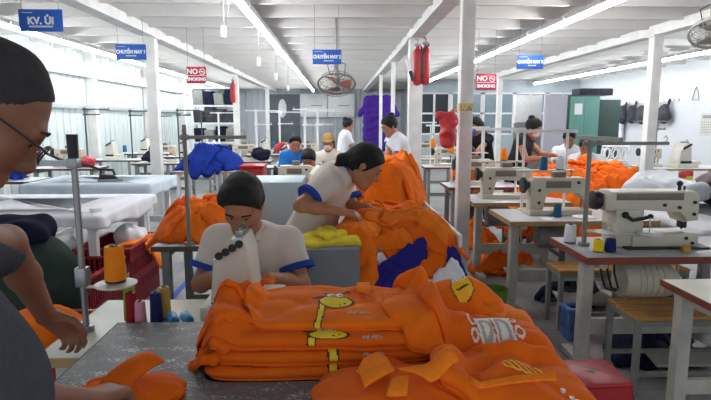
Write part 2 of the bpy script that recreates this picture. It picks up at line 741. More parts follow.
def hand_prims(wr, d, n, s, sc=1.0, curl=0.5):
    wr = np.array(wr, float)
    d = nrm(d)
    n = np.array(n, float)
    n = nrm(n - d * (n @ d))
    s0 = np.cross(d, n)
    s = s0 if s0 @ np.array(s, float) > 0 else -s0
    out = []
    for o in (-0.027, -0.009, 0.009, 0.026):
        out.append(cap(wr + s * o * 0.6 * sc, wr + d * 0.085 * sc + s * o * sc, 0.014 * sc, 0.0125 * sc, k=0.012))
    ln = {0.027: 0.072, 0.009: 0.082, -0.009: 0.076, -0.027: 0.058}
    for q, (o, L) in enumerate(ln.items()):
        p = wr + d * 0.084 * sc + s * o * sc
        dd = nrm(d + s * o * 3.0)
        a = 0.0
        for j, (fr, r0, r1) in enumerate(((0.44, 0.0092, 0.0085), (0.31, 0.0085, 0.0078), (0.25, 0.0078, 0.0066))):
            a += curl * (0.75 if j == 0 else 0.9) * (1 + 0.12 * (q - 1))
            v = dd * math.cos(a) + n * math.sin(a)
            p2 = p + v * L * fr * sc
            out.append(cap(p, p2, r0 * sc, r1 * sc, k=0.004))
            p = p2
    p = wr + d * 0.022 * sc + s * 0.022 * sc
    p1 = p + nrm(d * 0.55 + s * 0.75 + n * 0.35) * 0.042 * sc
    p2 = p1 + nrm(d * 0.8 + s * 0.25 + n * 0.5) * 0.032 * sc
    p3 = p2 + nrm(d * 0.85 + n * 0.55 - s * 0.05) * 0.024 * sc
    out += [cap(p, p1, 0.015 * sc, 0.0115 * sc, k=0.012), cap(p1, p2, 0.0112 * sc, 0.0098 * sc, k=0.004),
            cap(p2, p3, 0.0098 * sc, 0.0078 * sc, k=0.004)]
    return out


def head_prims(C, f, u, hs=1.0):
    C = np.array(C, float)
    f = nrm(f)
    u = nrm(np.array(u, float) - f * (np.array(u, float) @ f))
    r = np.cross(f, u)
    M = np.stack([f, r, u])

    def p(a, b, c):
        return C + (f * a + r * b + u * c) * hs
    P = [ell(p(-0.012, 0, 0.03), (0.096 * hs, 0.076 * hs, 0.088 * hs), M, k=0.02),
         ell(p(0.026, 0, -0.035), (0.064 * hs, 0.062 * hs, 0.088 * hs), M, k=0.03),
         cap(p(0.068, -0.018, -0.1), p(0.068, 0.018, -0.1), 0.02 * hs, k=0.03),
         cap(p(-0.01, 0.052, -0.06), p(0.06, 0.02, -0.1), 0.022 * hs, 0.018 * hs, k=0.03),
         cap(p(-0.01, -0.052, -0.06), p(0.06, -0.02, -0.1), 0.022 * hs, 0.018 * hs, k=0.03),
         cap(p(0.08, -0.034, 0.024), p(0.08, 0.034, 0.024), 0.013 * hs, k=0.018),
         cap(p(0.084, 0, 0.008), p(0.104, 0, -0.03), 0.009 * hs, 0.0135 * hs, k=0.012),
         ell(p(0.092, 0.013, -0.034), (0.012 * hs,) * 3, k=0.008),
         ell(p(0.092, -0.013, -0.034), (0.012 * hs,) * 3, k=0.008),
         cap(p(0.055, 0.044, -0.022), p(0.06, 0.036, -0.03), 0.02 * hs, k=0.02),
         cap(p(0.055, -0.044, -0.022), p(0.06, -0.036, -0.03), 0.02 * hs, k=0.02),
         ell(p(0.093, 0.031, 0.006), (0.016 * hs, 0.018 * hs, 0.010 * hs), M, k=0.008, neg=True),
         ell(p(0.093, -0.031, 0.006), (0.016 * hs, 0.018 * hs, 0.010 * hs), M, k=0.008, neg=True),
         ell(p(0.074, 0.031, 0.006), (0.0125 * hs,) * 3, k=0.003),
         ell(p(0.074, -0.031, 0.006), (0.0125 * hs,) * 3, k=0.003),
         cap(p(0.088, -0.018, -0.064), p(0.088, 0.018, -0.064), 0.0085 * hs, k=0.008),
         cap(p(0.086, -0.015, -0.077), p(0.086, 0.015, -0.077), 0.0085 * hs, k=0.008),
         ell(p(-0.008, 0.078, -0.005), (0.02 * hs, 0.009 * hs, 0.032 * hs), M, k=0.006),
         ell(p(-0.008, -0.078, -0.005), (0.02 * hs, 0.009 * hs, 0.032 * hs), M, k=0.006)]
    return P, p, M


def person(label, pel, chest, neck, head, f, u, sh, wr, hand, kn, an, el=None, vox=0.011, skin=None, shirt=None,
           cuff=None, collar=None, trouser=None, hair='short', hairmat=None, hs=1.0, bs=1.0, group=None, sleeve=0.62,
           belly=0.0, hem=0.1, glasses=False, wrinkle=0.005, curl=0.5, mask=None, capmat=None, poles=None, foot=None, hem_pt=None):
    """sh/wr/kn/an: (right, left) points; hand: (right, left) tuples (direction, palm normal, thumb side)"""
    A = lambda v: np.array(v, float)
    pel, chest, neck, head = A(pel), A(chest), A(neck), A(head)
    sh = [A(s) for s in sh]
    wr = [A(s) for s in wr]
    kn = [A(s) for s in kn]
    an = [A(s) for s in an]
    side = nrm(sh[0] - sh[1])          # towards the person's right
    up = nrm(chest - pel)
    fwd = nrm(np.cross(up, side))
    fwd = fwd if fwd @ A(f) > -0.2 or True else -fwd
    # right-hand rule: forward = up x right
    els = []
    for q in (0, 1):
        if el is not None and el[q] is not None:
            els.append(A(el[q]))
        else:
            pole = A(poles[q]) if poles is not None else (side * (0.5 if q == 0 else -0.5) + A((0, 0, -1)) - fwd * 0.4)
            e, w_ = elbow_ik(sh[q], wr[q], 0.275 * bs, 0.24 * bs, pole)
            els.append(e)
            wr[q] = w_
    hip = [pel + side * 0.085 * bs, pel - side * 0.085 * bs]
    P = []
    # trunk
    for sgn in (1, -1):
        P.append(cap(pel + side * 0.07 * sgn * bs, chest + side * 0.085 * sgn * bs - up * 0.05, 0.095 * bs, 0.1 * bs, k=0.05))
    P.append(cap(pel, chest, 0.1 * bs, 0.105 * bs, k=0.05))
    if belly:
        P.append(ell(pel * 0.62 + chest * 0.38 + fwd * 0.05, (0.15 * bs + belly * 0.3, 0.15 * bs + belly * 0.3, 0.18), k=0.06))
    P.append(cap(sh[0] - side * 0.02, sh[1] + side * 0.02, 0.058 * bs, k=0.05))
    P.append(cap(neck, head - (head - neck) * 0.25, 0.056 * bs, 0.052 * bs, k=0.03))
    P.append(cap(neck - up * 0.04 + side * 0.05, neck - up * 0.04 - side * 0.05, 0.05 * bs, k=0.04))
    for q in (0, 1):
        P.append(cap(sh[q], els[q], 0.05 * bs, 0.04 * bs, k=0.025))
        P.append(cap(els[q], els[q] + (wr[q] - els[q]) * 0.4, 0.041 * bs, 0.038 * bs, k=0.02))
        P.append(cap(els[q] + (wr[q] - els[q]) * 0.4, wr[q], 0.038 * bs, 0.026 * bs, k=0.02))
        P.append(cap(hip[q], kn[q], 0.085 * bs, 0.055 * bs, k=0.03))
        P.append(cap(kn[q], kn[q] * 0.6 + an[q] * 0.4, 0.054 * bs, 0.052 * bs, k=0.02))
        P.append(cap(kn[q] * 0.6 + an[q] * 0.4, an[q], 0.052 * bs, 0.036 * bs, k=0.02))
    HP, hp, M = head_prims(head, f, u, hs)
    for q in (0, 1):
        d, n, s = hand[q]
        P += hand_prims(wr[q], d, n, s, bs, curl)
    base = (np.mean([an[0], an[1]], axis=0))
    loc = Vector((base[0], base[1], 0))
    skin = skin or M_skin
    root = field_mesh('person', P + HP, vox, skin, None, loc=tuple(loc))
    tag(root, label, 'person', group)
    L = tuple(loc)

    def child(name, prims, m, v=vox, **kw):
        o = field_mesh(name, prims, v, m, root, loc=L, **kw)
        return o
    # shirt
    I = 0.016 * bs
    S = []
    for sgn in (1, -1):
        S.append(cap(pel + side * 0.075 * sgn * bs - up * (hem - 0.06), chest + side * 0.085 * sgn * bs - up * 0.05, 0.105 * bs + I, 0.1 * bs + I, k=0.05))
    S.append(cap(pel - up * (hem - 0.06), chest, 0.112 * bs + I, 0.105 * bs + I, k=0.05))
    if belly:
        S.append(ell(pel * 0.62 + chest * 0.38 + fwd * 0.05, (0.155 * bs + belly * 0.3 + I, 0.155 * bs + belly * 0.3 + I, 0.2 + I), k=0.06))
    S.append(cap(sh[0] - side * 0.02, sh[1] + side * 0.02, 0.058 * bs + I, k=0.05))
    S.append(cap(neck - up * 0.03 + side * 0.05, neck - up * 0.03 - side * 0.05, 0.05 * bs + I * 0.7, k=0.04))
    cuffs = []
    for q in (0, 1):
        if sleeve <= 1:
            e = sh[q] + (els[q] - sh[q]) * sleeve
            dd = nrm(els[q] - sh[q])
            S.append(cap(sh[q], sh[q] + dd * 0.4, 0.054 * bs + I, 0.05 * bs + I + 0.012, k=0.03, cut=[(e, dd)]))
            cuffs.append((e, dd))
        else:
            t = sleeve - 1
            dd = nrm(wr[q] - els[q])
            e = els[q] + (wr[q] - els[q]) * t
            S.append(cap(sh[q], els[q], 0.054 * bs + I, 0.046 * bs + I, k=0.03))
            S.append(cap(els[q], wr[q], 0.046 * bs + I, 0.04 * bs + I, k=0.03, cut=[(e, dd)]))
            cuffs.append((e, dd))
    cut_hem = (pel - up * hem, -up)
    nk = nrm(neck - chest + (head - neck) * 0.4)
    cut_neck = (neck + nk * 0.035, nk)
    child('shirt', S, shirt or M_polo, cuts=[cut_hem, cut_neck], wrinkle=wrinkle, wfreq=24, seed=len(bpy.data.objects))
    if cuff is not None:
        for (e, dd) in cuffs:
            mb = MB()
            e = Vector(e) - loc
            dv = Vector(dd)
            mb.cyl(e - dv * 0.024, e + dv * 0.004, 0.054 * bs + I + 0.014, 0.054 * bs + I + 0.017, seg=18)
            mb.build('sleeve_cuff', cuff, root)
    if collar is not None:
        mb = MB()
        nc = Vector(neck + nk * 0.008) - loc
        nv = Vector(nk)
        mb.cyl(nc - nv * 0.012, nc + nv * 0.034, 0.078 * bs, 0.064 * bs, seg=20)
        fv = Vector(fwd)
        sv = Vector(side)
        for sg in (1, -1):
            p0 = nc + fv * 0.05 + sv * 0.05 * sg + nv * 0.02
            p1 = nc + fv * 0.085 + sv * 0.03 * sg - nv * 0.035
            mb.tube([p0, (p0 + p1) / 2 + fv * 0.012, p1], [0.014, 0.018, 0.006], seg=8)
        mb.build('collar', collar, root)
    # trousers and shoes
    T = [cap(hip[0], hip[1], 0.1 * bs, k=0.04), cap(pel + up * 0.03 + side * 0.05, pel + up * 0.03 - side * 0.05, 0.1 * bs, k=0.04)]
    for q in (0, 1):
        dd = nrm(an[q] - kn[q])
        T.append(cap(hip[q], kn[q], 0.1 * bs, 0.07 * bs, k=0.03))
        T.append(cap(kn[q], an[q] + dd * 0.02, 0.07 * bs, 0.055 * bs, k=0.03, cut=[(an[q] - dd * 0.02, dd)]))
    child('trousers', T, trouser or M_trouser, v=vox * 1.25, wrinkle=0.004, wfreq=20, seed=3)
    ff = A(foot) if foot is not None else A((fwd[0], fwd[1], 0))
    ff = nrm(ff)
    fs = [cap(an[q] * A((1, 1, 0)) - ff * 0.05 + A((0, 0, 0.036)), an[q] * A((1, 1, 0)) + ff * 0.15 + A((0, 0, 0.03)), 0.036, 0.03, k=0.02) for q in (0, 1)]
    for q in (0, 1):
        mbn = field_mesh('shoe', [fs[q], cap(an[q], an[q] * A((1, 1, 0)) + A((0, 0, 0.05)), 0.04, 0.04, k=0.02)], 0.012, M_shoe, root, loc=L)
    # hair
    hm = hairmat or M_hair
    th = 0.004 if hair == 'buzz' else 0.014
    H = [ell(hp(-0.014, 0, 0.032), (0.097 * hs + th, 0.077 * hs + th, 0.089 * hs + th), M, k=0.01)]
    fr = M[0]
    uu = M[2]
    if hair == 'buzz':
        cuts = [(hp(0.074, 0, 0.066), fr * 0.93 - uu * 0.35), (hp(-0.02, 0, -0.02), fr * 0.75 - uu * 0.66)]
    elif hair == 'fringe':
        cuts = [(hp(0.09, 0, 0.034), fr * 0.5 - uu * 0.86), (hp(-0.005, 0, -0.05), fr * 0.85 - uu * 0.53)]
        H.append(ell(hp(0.035, 0, 0.07), (0.062 * hs + th, 0.07 * hs + th, 0.055 * hs + th), M, k=0.03))
    elif hair in ('bun', 'tail', 'long'):
        cuts = [(hp(0.068, 0, 0.058), fr * 0.86 - uu * 0.51)]
    else:
        cuts = [(hp(0.08, 0, 0.055), fr * 0.62 - uu * 0.78), (hp(-0.012, 0, -0.06), fr * 0.85 - uu * 0.53)]
        H.append(ell(hp(0.03, 0.01, 0.075), (0.066 * hs + th, 0.066 * hs + th, 0.05 * hs + th), M, k=0.03))
    hobj = child('hair', H, hm, cuts=cuts, wrinkle=0.003, wfreq=60, seed=5)
    if hair in ('bun', 'tail', 'long'):
        X = [ell(hp(-0.03, 0, 0.01), (0.082 * hs, 0.08 * hs, 0.09 * hs), M, k=0.03)]
        if hair == 'bun':
            X.append(ell(hp(-0.085, 0, 0.1), (0.045 * hs,) * 3, k=0.02))
        elif hair == 'tail':
            X.append(cap(hp(-0.1, 0, 0.03), hp(-0.13, 0, -0.05), 0.032, 0.03, k=0.03))
            X.append(cap(hp(-0.13, 0, -0.05), hp(-0.12, 0, -0.2), 0.03, 0.014, k=0.03))
        else:
            X.append(cap(hp(-0.07, 0.035, 0.0), hp(-0.08, 0.05, -0.24), 0.05, 0.03, k=0.03))
            X.append(cap(hp(-0.07, -0.035, 0.0), hp(-0.08, -0.05, -0.24), 0.05, 0.03, k=0.03))
        child('back_hair', X, hm, cuts=[(hp(0.0, 0, 0), fr)], wrinkle=0.004, wfreq=50, seed=6)
    # eyes and brows
    for sg in (1, -1):
        mb = MB()
        mb.ball(Vector(hp(0.0815, 0.031 * sg, 0.004)) - loc, 0.0062 * hs, seg=8)
        mb.build('eye', M_dark, root)
    for sg in (1, -1):
        mb = MB()
        mb.tube([Vector(hp(0.094, 0.016 * sg, 0.03)) - loc, Vector(hp(0.094, 0.034 * sg, 0.035)) - loc, Vector(hp(0.083, 0.052 * sg, 0.029)) - loc], (0.0022 if hair == 'buzz' else 0.0032) * hs, seg=6)
        mb.build('eyebrow', hm, root)
    if glasses:
        gl = MB()
        for sg in (1, -1):
            ring = []
            for k in range(16):
                a = 2 * math.pi * k / 16
                ring.append(Vector(hp(0.112 - 0.006 * abs(math.cos(a)), 0.033 * sg + 0.025 * math.cos(a), 0.002 + 0.017 * math.sin(a))) - loc)
            gl.tube(ring, 0.0014, seg=6, closed=True)
            gl.tube([Vector(hp(0.106, 0.058 * sg, 0.008)) - loc, Vector(hp(0.06, 0.078 * sg, 0.01)) - loc, Vector(hp(-0.012, 0.085 * sg, 0.012)) - loc,
                     Vector(hp(-0.03, 0.084 * sg, -0.012)) - loc], 0.0018, seg=6)
        gl.tube([Vector(hp(0.112, 0.008, 0.006)) - loc, Vector(hp(0.117, 0, 0.009)) - loc, Vector(hp(0.112, -0.008, 0.006)) - loc], 0.0018, seg=6)
        g = gl.build('glasses', M_dark, root)
        for sg in (1, -1):
            vs = []
            for k in range(16):
                a = 2 * math.pi * k / 16
                vs.append(Vector(hp(0.1115 - 0.006 * abs(math.cos(a)), 0.033 * sg + 0.024 * math.cos(a), 0.002 + 0.016 * math.sin(a))) - loc)
            mesh_obj('lens', vs, [list(range(16))], M_lens, g, smooth=False)
    if mask is not None:
        mm = [ell(hp(0.032, 0, -0.055), (0.072 * hs, 0.066 * hs, 0.07 * hs), M, k=0.02), cap(hp(0.09, 0, -0.02), hp(0.1, 0, -0.05), 0.02 * hs, 0.02 * hs, k=0.03)]
        child('face_mask', mm, mask, cuts=[(hp(0.045, 0, 0), -fr), (hp(0.1, 0, -0.012), uu)])
    if capmat is not None:
        cp = [ell(hp(-0.014, 0, 0.045), (0.114 * hs, 0.096 * hs, 0.1 * hs), M, k=0.01), ell(hp(0.09, 0, 0.045), (0.075 * hs, 0.075 * hs, 0.012 * hs), M, k=0.01)]
        child('cap', cp, capmat, cuts=[(hp(0, 0, 0.034), -uu)])
    return root


M_lens = mat('lens_glass', (210, 226, 222), 0.05, var=0, trans=0.9)


def figure(label, x, y, yaw, sit=False, lean=10, hpitch=25, hyaw=0, wrR=None, wrL=None, hgt=1.0, seat=0.47, **kw):
    """a worker at (x, y) whose body faces yaw (0 = +x, 90 = +y)"""
    fw = np.array((math.cos(R(yaw)), math.sin(R(yaw)), 0))
    rt = np.array((fw[1], -fw[0], 0))
    pel = np.array((x, y, (seat + 0.09) if sit else 0.86 * hgt))
    l = R(lean)
    up = np.array((0, 0, 1)) * math.cos(l) + fw * math.sin(l)
    chest = pel + up * 0.42 * hgt
    neck = chest + up * 0.075 * hgt
    sh = [chest + rt * 0.165 * hgt, chest - rt * 0.165 * hgt]
    hp_ = R(hpitch)
    hf = np.array((math.cos(R(yaw + hyaw)), math.sin(R(yaw + hyaw)), 0))
    f = hf * math.cos(hp_) + np.array((0, 0, -1)) * math.sin(hp_)
    u = hf * math.sin(hp_) + np.array((0, 0, 1)) * math.cos(hp_)
    head = neck + u * 0.125 * hgt + f * 0.025
    if sit:
        kn = [pel + rt * 0.1 + fw * 0.4 - np.array((0, 0, 0.03)), pel - rt * 0.1 + fw * 0.4 - np.array((0, 0, 0.03))]
        an = [k * np.array((1, 1, 0)) - fw * 0.03 + np.array((0, 0, 0.08)) for k in kn]
    else:
        kn = [pel + rt * 0.095 + np.array((0, 0, -0.40 * hgt)) + fw * 0.02, pel - rt * 0.095 + np.array((0, 0, -0.40 * hgt)) + fw * 0.02]
        an = [pel * np.array((1, 1, 0)) + rt * 0.1 * s + np.array((0, 0, 0.08)) for s in (1, -1)]
    wrR = wrR if wrR is not None else sh[0] + fw * 0.28 - np.array((0, 0, 0.3)) - rt * 0.06
    wrL = wrL if wrL is not None else sh[1] + fw * 0.28 - np.array((0, 0, 0.3)) + rt * 0.06
    dn = np.array((0, 0, -1.0))
    hand = [(fw * 0.8 + dn * 0.5, dn, -rt), (fw * 0.8 + dn * 0.5, dn, rt)]
    return person(label, pel, chest, neck, head, f, u, sh, [wrR, wrL], hand, kn, an, bs=hgt * kw.pop('girth', 0.92), hs=hgt * 0.95, **kw)


# ------------------------------------------------------------------ cloth heaps
class Heap:
    """garments laid one over another on a surface; each one keeps its own mesh"""
    def __init__(self, x0, x1, y0, y1, floor_fn, cell=0.015):
        self.x0, self.y0, self.c = x0, y0, cell
        self.nx = int((x1 - x0) / cell) + 1
        self.ny = int((y1 - y0) / cell) + 1
        X, Y = np.meshgrid(x0 + cell * np.arange(self.nx), y0 + cell * np.arange(self.ny), indexing='ij')
        self.H = floor_fn(X, Y).astype(float)

    def h(self, x, y):
        i = np.clip((x - self.x0) / self.c, 0, self.nx - 1.001)
        j = np.clip((y - self.y0) / self.c, 0, self.ny - 1.001)
        a, b = i.astype(int), j.astype(int)
        s, t = i - a, j - b
        H = self.H
        return H[a, b] * (1 - s) * (1 - t) + H[a + 1, b] * s * (1 - t) + H[a, b + 1] * (1 - s) * t + H[a + 1, b + 1] * s * t

    def smooth(self, n=1):
        for _ in range(n):
            P = np.pad(self.H, 1, mode='edge')
            self.H = (P[1:-1, 1:-1] * 2 + P[:-2, 1:-1] + P[2:, 1:-1] + P[1:-1, :-2] + P[1:-1, 2:]) / 6

    def lay(self, name, cx, cy, w, d, rot, thick, m, fold=0.02, wl=0.1, N=26, seed=0, square=3.0, irregular=0.12,
            label=None, cat='shirt', group=None, flow=None, lift=0.0, rim=0.6, sharp=0.9, grow=1.0, soft=2, dome=0.0):
        rs = np.random.RandomState(seed)
        v = np.linspace(-1, 1, N)
        u = np.sign(v) * (1 - (1 - np.abs(v)) ** 1.5)
        U, V = np.meshgrid(u, u, indexing='ij')
        # square grid onto a superellipse outline
        rr = np.maximum(np.abs(U), np.abs(V))
        th = np.arctan2(V, U)
        out = (np.abs(np.cos(th)) ** square + np.abs(np.sin(th)) ** square) ** (-1.0 / square)
        ph = rs.rand(4) * 6.28

        def outline(t):
            return 1 + irregular * (np.sin(2 * t + ph[0]) * 0.5 + np.sin(3 * t + ph[1]) * 0.5 + 0.6 * np.sin(5 * t + ph[2]) + 0.35 * np.sin(9 * t + ph[3]) + 0.25 * np.sin(14 * t + ph[1] * 2))
        # the rim rolls over and tucks under itself
        wr = min(0.3, max(0.04, rim * thick / (min(w, d) / 2)))
        r0 = 1 - wr
        phi = np.clip((rr - r0) / wr, 0, 1) * 2.3
        rad = np.where(rr < r0, rr, r0 + wr * np.sin(phi))
        drop = (1 + np.cos(phi)) / 2
        a = rad * out * np.cos(th) * outline(th)
        b = rad * out * np.sin(th) * outline(th)
        lx, ly = a * w / 2, b * d / 2
        c, s = math.cos(rot), math.sin(rot)
        X = cx + lx * c - ly * s
        Y = cy + lx * s + ly * c
        # folds that run along one direction and wander: round backs, sharp valleys
        fl = rs.rand() * math.pi if flow is None else flow
        F = np.zeros_like(X)
        tot = 0
        for q in range(3):
            an = fl + rs.normal() * 0.4
            kx, ky = math.cos(an), math.sin(an)
            t = (-X * ky + Y * kx) * 2 * math.pi / (wl * (0.7 + 0.7 * rs.rand()) * (1 if q < 2 else 0.5))
            wob = 1.5 * np.sin((X * kx + Y * ky) * 2 * math.pi / (wl * 3.1) + rs.rand() * 6) + 0.8 * np.sin((X * 1.3 - Y) * 2 * math.pi / (wl * 2.2) + rs.rand() * 6)
            am = (0.55 ** q) * np.clip(0.55 + 0.7 * np.sin((X * kx * 0.7 - Y * ky) * 2 * math.pi / (wl * 4.3) + rs.rand() * 6), 0.08, 1.2)
            F += np.abs(np.sin(t / 2 + wob)) ** sharp * am
            tot += 0.55 ** q
        F = F / tot
        base = self.h(X, Y)
        T = thick * 0.63 + fold * F * (0.35 + 0.65 * np.clip((1 - rr) / 0.3, 0, 1))
        T = T + dome * np.clip(1 - (np.abs(U) ** 2.2 + np.abs(V) ** 2.2), 0, 1)
        top = base + T * drop + lift
        bot = np.minimum(base + lift - 0.002, top - 0.004)
        V3 = np.stack([X, Y, top], -1).reshape(-1, 3)
        W3 = np.stack([X, Y, bot], -1).reshape(-1, 3)
        idx = np.arange(N * N).reshape(N, N)
        q = np.stack([idx[:-1, :-1], idx[1:, :-1], idx[1:, 1:], idx[:-1, 1:]], -1).reshape(-1, 4)
        qb = q[:, ::-1] + N * N
        ring = np.concatenate([idx[:-1, 0], idx[-1, :-1], idx[:0:-1, -1], idx[0, :0:-1]])
        nx_ = np.roll(ring, -1)
        sd = np.stack([ring, ring + N * N, nx_ + N * N, nx_], -1)
        loc = Vector((cx, cy, float(self.h(np.array([cx]), np.array([cy]))[0])))
        vs = np.concatenate([V3, W3]) - np.array(loc)
        o = mesh_obj(name, vs, np.concatenate([q, qb, sd]), m, None, loc=loc)
        tag(o, label, cat, group)
        # raise the height map
        GX, GY = np.meshgrid(self.x0 + self.c * np.arange(self.nx), self.y0 + self.c * np.arange(self.ny), indexing='ij')
        ux = ((GX - cx) * c + (GY - cy) * s) / (w / 2)
        uy = (-(GX - cx) * s + (GY - cy) * c) / (d / 2)
        r2 = (np.abs(ux) ** square + np.abs(uy) ** square) ** (1 / square)
        gt = np.arctan2(uy, ux)
        r2 = r2 / outline(gt) / grow
        inside = r2 < 1
        fall = 1.0 if grow > 1 else np.clip(1 - r2[inside] ** 6, 0, 1) ** 0.5
        self.H[inside] += (thick * 0.63 + fold * 0.42) * fall + dome * np.clip(1 - r2[inside] ** 2.2, 0, 1)
        self.smooth(soft)
        return o, (X, Y, top)


def bilinear_surface(grid):
    """sampler over a garment's own top: parameters in [0,1]^2 -> point"""
    X, Y, Z = grid
    N = X.shape[0]

    def S(a, b):
        i = min(max(a, 0), 0.9999) * (N - 1)
        j = min(max(b, 0), 0.9999) * (N - 1)
        p, q = int(i), int(j)
        s, t = i - p, j - q
        r = []
        for A in (X, Y, Z):
            r.append(A[p, q] * (1 - s) * (1 - t) + A[p + 1, q] * s * (1 - t) + A[p, q + 1] * (1 - s) * t + A[p + 1, q + 1] * s * t)
        return Vector(r)
    return S


def in_poly(x, y, poly):
    c = False
    n = len(poly)
    for i in range(n):
        x1, y1 = poly[i]
        x2, y2 = poly[i - 1]
        if (y1 > y) != (y2 > y) and x < (x2 - x1) * (y - y1) / (y2 - y1) + x1:
            c = not c
    return c


def seg_d(x, y, a, b):
    ax, ay = a
    bx, by = b
    dx, dy = bx - ax, by - ay
    t = max(0, min(1, ((x - ax) * dx + (y - ay) * dy) / (dx * dx + dy * dy + 1e-12)))
    return math.hypot(x - ax - t * dx, y - ay - t * dy)


def print_on(name, parent, surf, u0, u1, v0, v1, cell, colour_fn, mats, off=0.0025):
    """ink on cloth: cells of the printed area that lie on the cloth's own surface; surf(u, v) in metres -> point"""
    nu = max(1, int((u1 - u0) / cell))
    nv = max(1, int((v1 - v0) / cell))
    pts = {}
    verts, faces, fm = [], [], []

    def vid(i, j):
        if (i, j) not in pts:
            u, v = u0 + (u1 - u0) * i / nu, v0 + (v1 - v0) * j / nv
            p = surf(u, v)
            e = 0.004
            n = (surf(u + e, v) - p).cross(surf(u, v + e) - p)
            n = n.normalized() if n.length > 1e-12 else Vector((0, 0, 1))
            if n.z < -0.3 or (abs(n.z) < 0.3 and n.y > 0):
                n = -n
            pts[(i, j)] = len(verts)
            verts.append(p + n * off - parent.location)
        return pts[(i, j)]
    for i in range(nu):
        for j in range(nv):
            k = colour_fn(u0 + (u1 - u0) * (i + 0.5) / nu, v0 + (v1 - v0) * (j + 0.5) / nv)
            if k is None:
                continue
            faces.append((vid(i, j), vid(i + 1, j), vid(i + 1, j + 1), vid(i, j + 1)))
            fm.append(k)
    if not faces:
        return None
    return mesh_obj(name, verts, faces, mats, parent, fmat=fm)


def giraffe(x, y, L=0.15, flip=1):
    """a plain long-necked animal: neck along -y, head at the origin; returns colour slot 0 yellow 1 dark 2 white"""
    x *= flip
    # eyes and horns
    for ex in (-0.008, 0.010):
        if ((x - ex) / 0.008) ** 2 + ((y - 0.022) / 0.008) ** 2 < 1:
            return 1 if math.hypot(x - ex - 0.003, y - 0.021) < 0.003 else 2
        if ((x - ex) / 0.0105) ** 2 + ((y - 0.022) / 0.0105) ** 2 < 1:
            return 1
    for hx in (-0.012, 0.018):
        if seg_d(x, y, (hx * 0.6, 0.026), (hx * 1.5, 0.042)) < 0.0032 or math.hypot(x - hx * 1.5, y - 0.043) < 0.005:
            return 1
    if ((x + 0.03) / 0.012) ** 2 + ((y - 0.018) / 0.006) ** 2 < 1:
        return 1
    hd = ((x - 0.004) / 0.031) ** 2 + ((y) / 0.018) ** 2
    if hd < 1:
        if math.hypot(x - 0.022, y + 0.004) < 0.0025 or math.hypot(x - 0.012, y + 0.008) < 0.002:
            return 1
        return 0
    if hd < 1.3:
        return 1
    d = seg_d(x, y, (-0.021, -0.005), (-0.026, -L))
    if d < 0.005:
        return 0
    if d < 0.0076:
        return 1
    return None


# ================================================================== THE SETTING
XL, XR, YB, Y0 = -5.2, 8.2, 24.0, -1.2
ZC = 2.86
m = MB()
m.box(((XL + XR) / 2, (YB + Y0) / 2, -0.05), (XR - XL, YB - Y0, 0.1))
struct('floor', m, M_floor)

m = MB()
m.box(((XL + XR) / 2, (YB + Y0) / 2, ZC + 0.14), (XR - XL, YB - Y0, 0.06))
struct('ceiling', m, M_ceil)
# white roof purlins from wall to wall under the sheets, each with a turned lip
k = 60
yy = Y0 + 0.4
while yy < YB:
    m = MB()
    m.prism([(yy, ZC + 0.11), (yy, ZC - 0.055), (yy + 0.055, ZC - 0.055), (yy + 0.055, ZC - 0.047), (yy + 0.008, ZC - 0.047), (yy + 0.008, ZC + 0.11)], XL, XR, plane='yz')
    struct('trim_%d' % k, m, M_ceil, smooth=False)
    k += 1
    yy += 0.8


def ribbed_wall(name, a, b, z0, z1, m_, pitch=0.26, depth=0.03, thick=0.05):
    """upright ribbed sheet between plan points a and b"""
    a, b = Vector(a), Vector(b)
    d = (b - a)
    L = d.length
    d.normalize()
    nn = Vector((-d.y, d.x))
    mb = MB()
    s = 0.0
    prof_ = []
    while s < L:
        prof_ += [(s, 0), (s + pitch * 0.72, 0), (s + pitch * 0.80, depth), (s + pitch * 0.92, depth)]
        s += pitch
    prof_.append((L, 0))
    prof_ = [p for p in prof_ if p[0] <= L]
    fr = [a + d * p[0] + nn * p[1] for p in prof_]
    lo = [mb.bm.verts.new((p.x, p.y, z0)) for p in fr]
    hi = [mb.bm.verts.new((p.x, p.y, z1)) for p in fr]
    for i in range(len(fr) - 1):
        mb.bm.faces.new((lo[i], lo[i + 1], hi[i + 1], hi[i]))
    q = [a - nn * thick, b - nn * thick]
    l2 = [mb.bm.verts.new((p.x, p.y, z0)) for p in q]
    h2 = [mb.bm.verts.new((p.x, p.y, z1)) for p in q]
    mb.bm.faces.new((l2[1], l2[0], h2[0], h2[1]))
    return struct(name, mb, m_, smooth=False)


ribbed_wall('wall_left', (XL, YB), (XL, Y0), 0, ZC + 0.1, M_wall)
ribbed_wall('wall_back', (XR, YB), (XL, YB), 0, ZC + 0.1, mat('back_sheet', (186, 192, 198), 0.5, var=0.05, scale=1))
m = MB()
m.box((XR + 0.05, (YB + Y0) / 2, 1.45), (0.1, YB - Y0, 2.9))
struct('wall_right', m, M_plaster)
m = MB()
m.box((XL + 0.09, (YB + Y0) / 2, 2.46), (0.12, YB - Y0 - 0.1, 0.2))
struct('trim_1', m, M_white)
m = MB()
m.box((XL + 0.06, (YB + Y0) / 2, 1.76), (0.07, YB - Y0 - 0.1, 0.07))
struct('trim_2', m, mat('rail_grey', (168, 176, 180), 0.5))
k = 3
for y in (5.0, 8.3, 11.6, 14.9, 18.2):
    m = MB()
    m.box((XL + 0.1, y, 1.42), (0.16, 0.16, 2.84))
    struct('trim_%d' % k, m, M_post)
    k += 1

